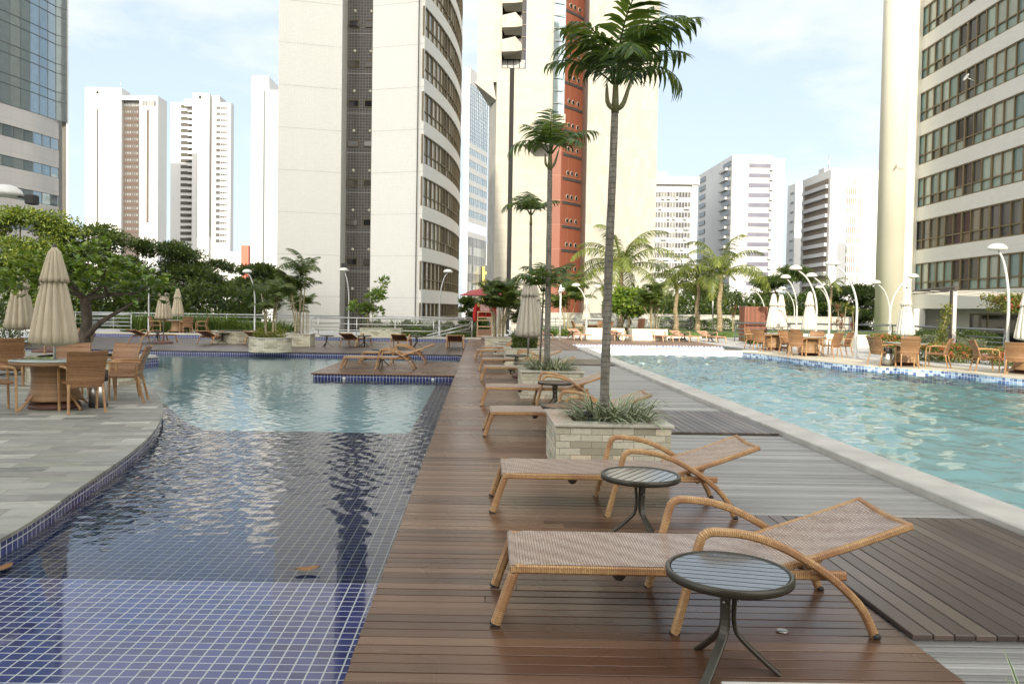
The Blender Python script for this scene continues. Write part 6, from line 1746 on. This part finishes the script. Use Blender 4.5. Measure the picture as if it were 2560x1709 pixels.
cordyline(2138, 38.2, ((2132, 777, 'leaf_gold'), (2142, 785, 'leaf_gold'), (2130, 818, 'leaf_red')), 'yellow-green cordyline just behind the tall lone lamp post')
cordyline(1834, 53.5, ((1830, 778, 'leaf_gold'), (1838, 773, 'leaf_red'), (1833, 790, 'leaf_red')), 'small far cordyline left of the slatted screen')
# vine on the pergola post
t = thing('vine', 'thin yellow-green vine climbing beside the pergola post', 'vine', (X(2352, 30.5), 30.5, 0), 0)
vp = [tuple(p) for p in catmull([(-.15, 0, 0), (.05, 0, .55), (.15, .1, 1.0), (.38, .3, 1.5), (.46, .35, 1.95)], 5)]
MB().tube(vp, .02, 6).build('stem', M['cane'], t)
c = np.array(vp)[rng.integers(5, len(vp), 420)] + rng.normal(size=(420, 3)) * .09; mesh_leaf('foliage', [leaves(c, .10, .06, .2)], M['leaf_gold'], t)

# ---- palms
def frond(L, nleaf, ll, lw, e0, bend, seed, vdroop=.5, tipw=.35, nseg=2, rach=.012, start=.16):
    """one feather frond growing along +x from the origin, curving down; leaflets both sides"""
    g = random.Random(seed); m_ = 14; p = Vector((0, 0, 0)); pts = [p.copy()]; dirs = []
    for i in range(m_):
        e = e0 - bend * ((i + .5) / m_) ** 1.35; d = Vector((math.cos(e), 0, math.sin(e))); dirs.append(d); p = p + d * (L / m_); pts.append(p.copy())
    dirs.append(dirs[-1]); mb = MB()
    mb.tube(pts, [rach * (1 - .8 * i / m_) + .002 for i in range(m_ + 1)], 5)
    for k in range(nleaf):
        for s in (-1, 1):
            u = start + (1 - start) * (k + g.random() * .6) / nleaf; u = min(u, .999); i = int(u * m_); f = u * m_ - i
            q = pts[i].lerp(pts[i + 1], f); T = dirs[i]; S = Vector((0, s, 0)); N = T.cross(Vector((0, 1, 0))) * -1
            l = ll * (math.sin(PI * min(1, .12 + .88 * u)) ** .55 * .95 + .10) * g.uniform(.8, 1.1)
            fw = .28 + .85 * u ** 1.6 + g.uniform(-.18, .18)
            d = (T * fw + S * 1.0 + N * g.uniform(.05, .35)).normalized(); sd = d.cross(N).normalized() * (lw / 2) * g.uniform(.8, 1.2)
            a = q; vs = [a - sd * .5, a + sd * .5]; c = a.copy(); dd = d.copy()
            for j in range(nseg):
                dd = (dd + Vector((0, 0, -vdroop * g.uniform(.6, 1.2) * (j + 1) / nseg))).normalized(); c = c + dd * (l / nseg); w_ = (1.0, .12)[j] if nseg == 2 else ((1.0, .72, .08)[j] if nseg == 3 else (1.0, .92, .55, .05)[j])
                vs += [c - sd * w_, c + sd * w_]
            mb.add(vs, [(2 * j, 2 * j + 1, 2 * j + 3, 2 * j + 2) for j in range(nseg)], [[(0, 0), (1, 0), (1, 1), (0, 1)]] * nseg)
    return mb.mesh('frond')
def put_fronds(t, meshes, mat, spec, z, jitter=0.0, r0=.03, x0=0, y0=0, sc=1.0):
    """spec: (azimuth deg, tilt deg added to elevation, scale)"""
    for i, (az, tl, s) in enumerate(spec):
        o = obj('frond', meshes[i % len(meshes)], mat, t, (x0 + r0 * math.cos(R(az)), y0 + r0 * math.sin(R(az)), z))
        o.rotation_mode = 'XYZ'; o.rotation_euler = (0, -R(tl), R(az)); o.scale = (s * sc,) * 3
HERO = [frond(1.08, 19, .47, .043, R(86), R((70, 100, 128)[k]), 11 + k, .40, nseg=4, rach=.014, start=.20) for k in range(3)]
def adonidia(x, y, z0, zt, lean, lab, spec, sc, r, shaft=True, spathe=True):
    t = thing('palm_tree', lab, 'palm', (x, y, z0), 0, 'slim palms growing in the walkway planters')
    zt -= z0; n = 14
    pts = [(lean * (k / n) ** 1.5, 0.01 * math.sin(k), zt * k / n) for k in range(n + 1)]
    MB().tube(pts, [r * (1.25 if k < 1 else 1.1 - .28 * k / n) + .002 * (k % 2) for k in range(n + 1)], 14).build('trunk', M['palmtrunk'], t)
    if shaft: MB().tube([(lean, 0, zt - .01), (lean, 0, zt + .12 * sc), (lean, 0, zt + .36 * sc)], [r * .95, r * .80, r * .55], 12).build('crownshaft', M['crownshaft'], t)
    if spathe:
        for s in (-1, 1): MB().tube([tuple(p) for p in catmull([(lean + s * r * .6, -.02, zt + .02), (lean + s * .09 * sc, -.03, zt + .10 * sc), (lean + s * (.10 if s < 0 else .17) * sc, -.03, zt + (.30 if s < 0 else .38) * sc)], 3)], [.02 * sc, .026 * sc, .028 * sc, .026 * sc, .022 * sc, .016 * sc, .006], 8).build('spathe', M['crownshaft'], t)
    put_fronds(t, HERO, M['leaf_palm'], spec, zt + .30 * sc, x0=lean, sc=sc)
    return t
adonidia(1.31, 8.15, .44, 3.63, .05, 'tallest slim palm, rising from the nearest stone planter to the top of the picture',
         [(5, -16, 1.15), (-35, -6, 1.0), (-85, -22, .8), (176, -40, .75), (205, 2, .85), (100, 0, 1.0), (30, 6, 1.05), (150, 4, 1.0), (-8, -40, .8), (-70, 6, 1.0), (70, -24, .9), (185, -6, .85), (20, -30, .95)], .94, .044)
adonidia(1.27, 14.6, .44, 4.18, -.01, 'slim palm with dark crown in the second walkway planter',
         [(0, -30, 1.0), (-45, -40, .85), (178, -34, .95), (220, -24, .85), (110, 12, .9), (25, 0, .9), (-95, -22, .85), (95, 40, 1.0), (150, 36, .85)], .92, .052)
adonidia(1.15, 14.75, .44, 1.70, .04, 'short thin palm beside the second palm trunk, below its crown', [(0, -10, 1.0), (-45, -25, .9), (180, -18, 1.0), (220, -30, .9), (100, 20, .9), (60, 30, .9), (-100, -15, .9), (150, 5, .9), (30, 8, 1.0)], .75, .018, True, False)
adonidia(1.45, 22.5, .44, 3.98, -.02, 'slim palm rising behind the closed taupe parasol', [(0, -28, .9), (-50, -30, .85), (180, -24, 1.0), (225, -30, .9), (110, 20, .9), (60, 15, .8), (-95, -25, .8), (150, 8, .8), (85, 40, .8)], .95, .045, True, False)
# coconut palms on the lawn
COCO = [frond(3.0, 40, .62, .045, R(58), R(105), 31 + k, .75, nseg=3, rach=.035, start=.10) for k in range(3)]
def coconut(px, Y, pybase, pycrown, lab, spec, sc, r=.17, z0=.3):
    x = X(px, Y); zc = Zh(px, pycrown, Y) - z0
    t = thing('coconut_palm', lab, 'palm', (x, Y, z0), 0, 'coconut palms on the lawn')
    n = 10; MB().tube([(.05 * math.sin(k), 0, zc * k / n) for k in range(n + 1)], [r * (1.35 if k == 0 else 1.0 - .35 * k / n) for k in range(n + 1)], 12).build('trunk', M['cocotrunk'], t)
    put_fronds(t, COCO, M['leaf_coco'], spec, zc - .05, sc=sc, r0=.08)
ALL = lambda s, o: [(o + k * 360 / s + (17 * (k % 3)), (-32, 12, -8, -48, 25, -20)[k % 6], (1.0, .9, 1.05, .85)[k % 4]) for k in range(s)]
coconut(1550, 53, 815, 668, 'biggest coconut palm, with a broad crown behind the tallest slim palm', ALL(17, 0), 1.5, .2)
coconut(1509, 55, 812, 720, 'dark thin-trunked coconut palm left of the biggest one', ALL(9, 20), .62, .13)
coconut(1690, 54, 820, 710, 'coconut palm left of the leaning yellow-tipped one', ALL(11, 40), 1.0, .18)
coconut(1744, 53, 822, 706, 'middle coconut palm of the right-hand three', ALL(11, 75), 1.05, .17)
coconut(1799, 52, 822, 684, 'rightmost coconut palm with a tall arching crown', ALL(14, 10), 1.35, .19)
coconut(2075, 62, 800, 712, 'small bright palm among the dark trees left of the cream column', ALL(9, 30), .55, .14)
# areca clumps: many canes
ARE = [frond(.95, 24, .33, .030, R(70), R(92), 51 + k, .40, nseg=2, rach=.008, start=.15) for k in range(3)]
def areca(x, y, z0, h, n, spread, lab, mat='leaf_areca', sc=1.0, per=4, sx=1.0):
    t = thing('areca_palm', lab, 'palm clump', (x, y, z0), 0, 'bushy clumps of cane palms')
    g = random.Random(int(abs(x * 77 + y * 13)))
    for k in range(n):
        a = g.random() * 2 * PI; b = (spread * .25 * math.cos(a) * sx, spread * .25 * math.sin(a)); hh = h * g.uniform(.45, .85); tp = (spread * g.uniform(.2, .8) * math.cos(a) * sx, spread * g.uniform(.2, .8) * math.sin(a), hh)
        MB().tube([tuple(p) for p in catmull([(b[0], b[1], 0), (b[0] * .8 + tp[0] * .2, b[1] * .8 + tp[1] * .2, hh * .5), tp], 3)], [.026 * sc, .025 * sc, .024 * sc, .022 * sc, .02 * sc, .018 * sc, .016 * sc], 7).build('cane', M['cane'], t)
        for q in range(per):
            o = obj('frond', ARE[(k + q) % 3], M[mat], t, tp); o.rotation_euler = (0, -R(g.uniform(-30, 22)), g.random() * 2 * PI); s = sc * g.uniform(.65, 1.1) * h / 2.4; o.scale = (s, s, s)
    return t
areca(-7.15, 27.1, .42, 2.1, 8, .7, 'reedy palm clump in the round stone planter on the far deck', per=6)
areca(-7.1, 31.2, .42, 3.1, 6, .6, 'tall palm clump in the square stone planter before the white tower wall', per=6, sc=1.15)
areca(-5.6, 40.8, .45, 1.7, 5, .6, 'small palm behind the left end of the steel handrail', per=7)
areca(.75, 30.9, .42, 2.25, 12, .85, 'bushy dark palm clump in the farthest walkway planter', per=9, sc=1.1)
areca(1.9, 31.6, .0, 2.0, 8, .6, 'bushy palm clump right of the lifeguard chair palms', per=8)
areca(X(1420, 50), 50, 0, 3.4, 6, .9, 'yellow-green palm in front of the terracotta strip', 'leaf_gold', per=7, sc=1.3)
areca(X(1636, 44.5), 48.2 - 3.8, .55, 2.6, 13, .85, 'golden cane palm clump right of the round bushy tree', 'leaf_gold', per=8)
areca(-9.9, 44.5, .0, 2.2, 7, 1.2, 'broad fan-like palm clump left of the reedy clump by the hedge', per=8)
# round bushy tree and the shrub by the handrail
cl = [(rnd(-1.0, 1.1), rnd(-.8, .8), 2.05 + rnd(-.55, .6), .55, .55, .42, 1) for k in range(16)]
broad_tree('round_leaved_tree', 'round bushy tree with large bright leaves left of the golden cane palm', X(1580, 47.5), 48.6, .0, 1.4, cl, M['leaf_round'], .26, .22, 2600, (.10, 1.35), 'cocotrunk', shell=.5)
cl = [(.35 * k - .2 + rnd(-.2, .2), rnd(-.3, .3), 1.0 + .42 * k * .8 + rnd(-.25, .3), .32, .32, .25, 1) for k in range(5)] + [(.95, 0, .95, .25, .25, .2, .6), (1.0, 0, 1.9, .3, .25, .25, .8)]
broad_tree('shrub', 'loose open shrub with large leaves in front of the grey tower strip', X(902, 41), 40.9, .4, 1, cl, M['leaf_round'], .26, .11, 420, (.05, .8), shell=.2, cat='shrub')
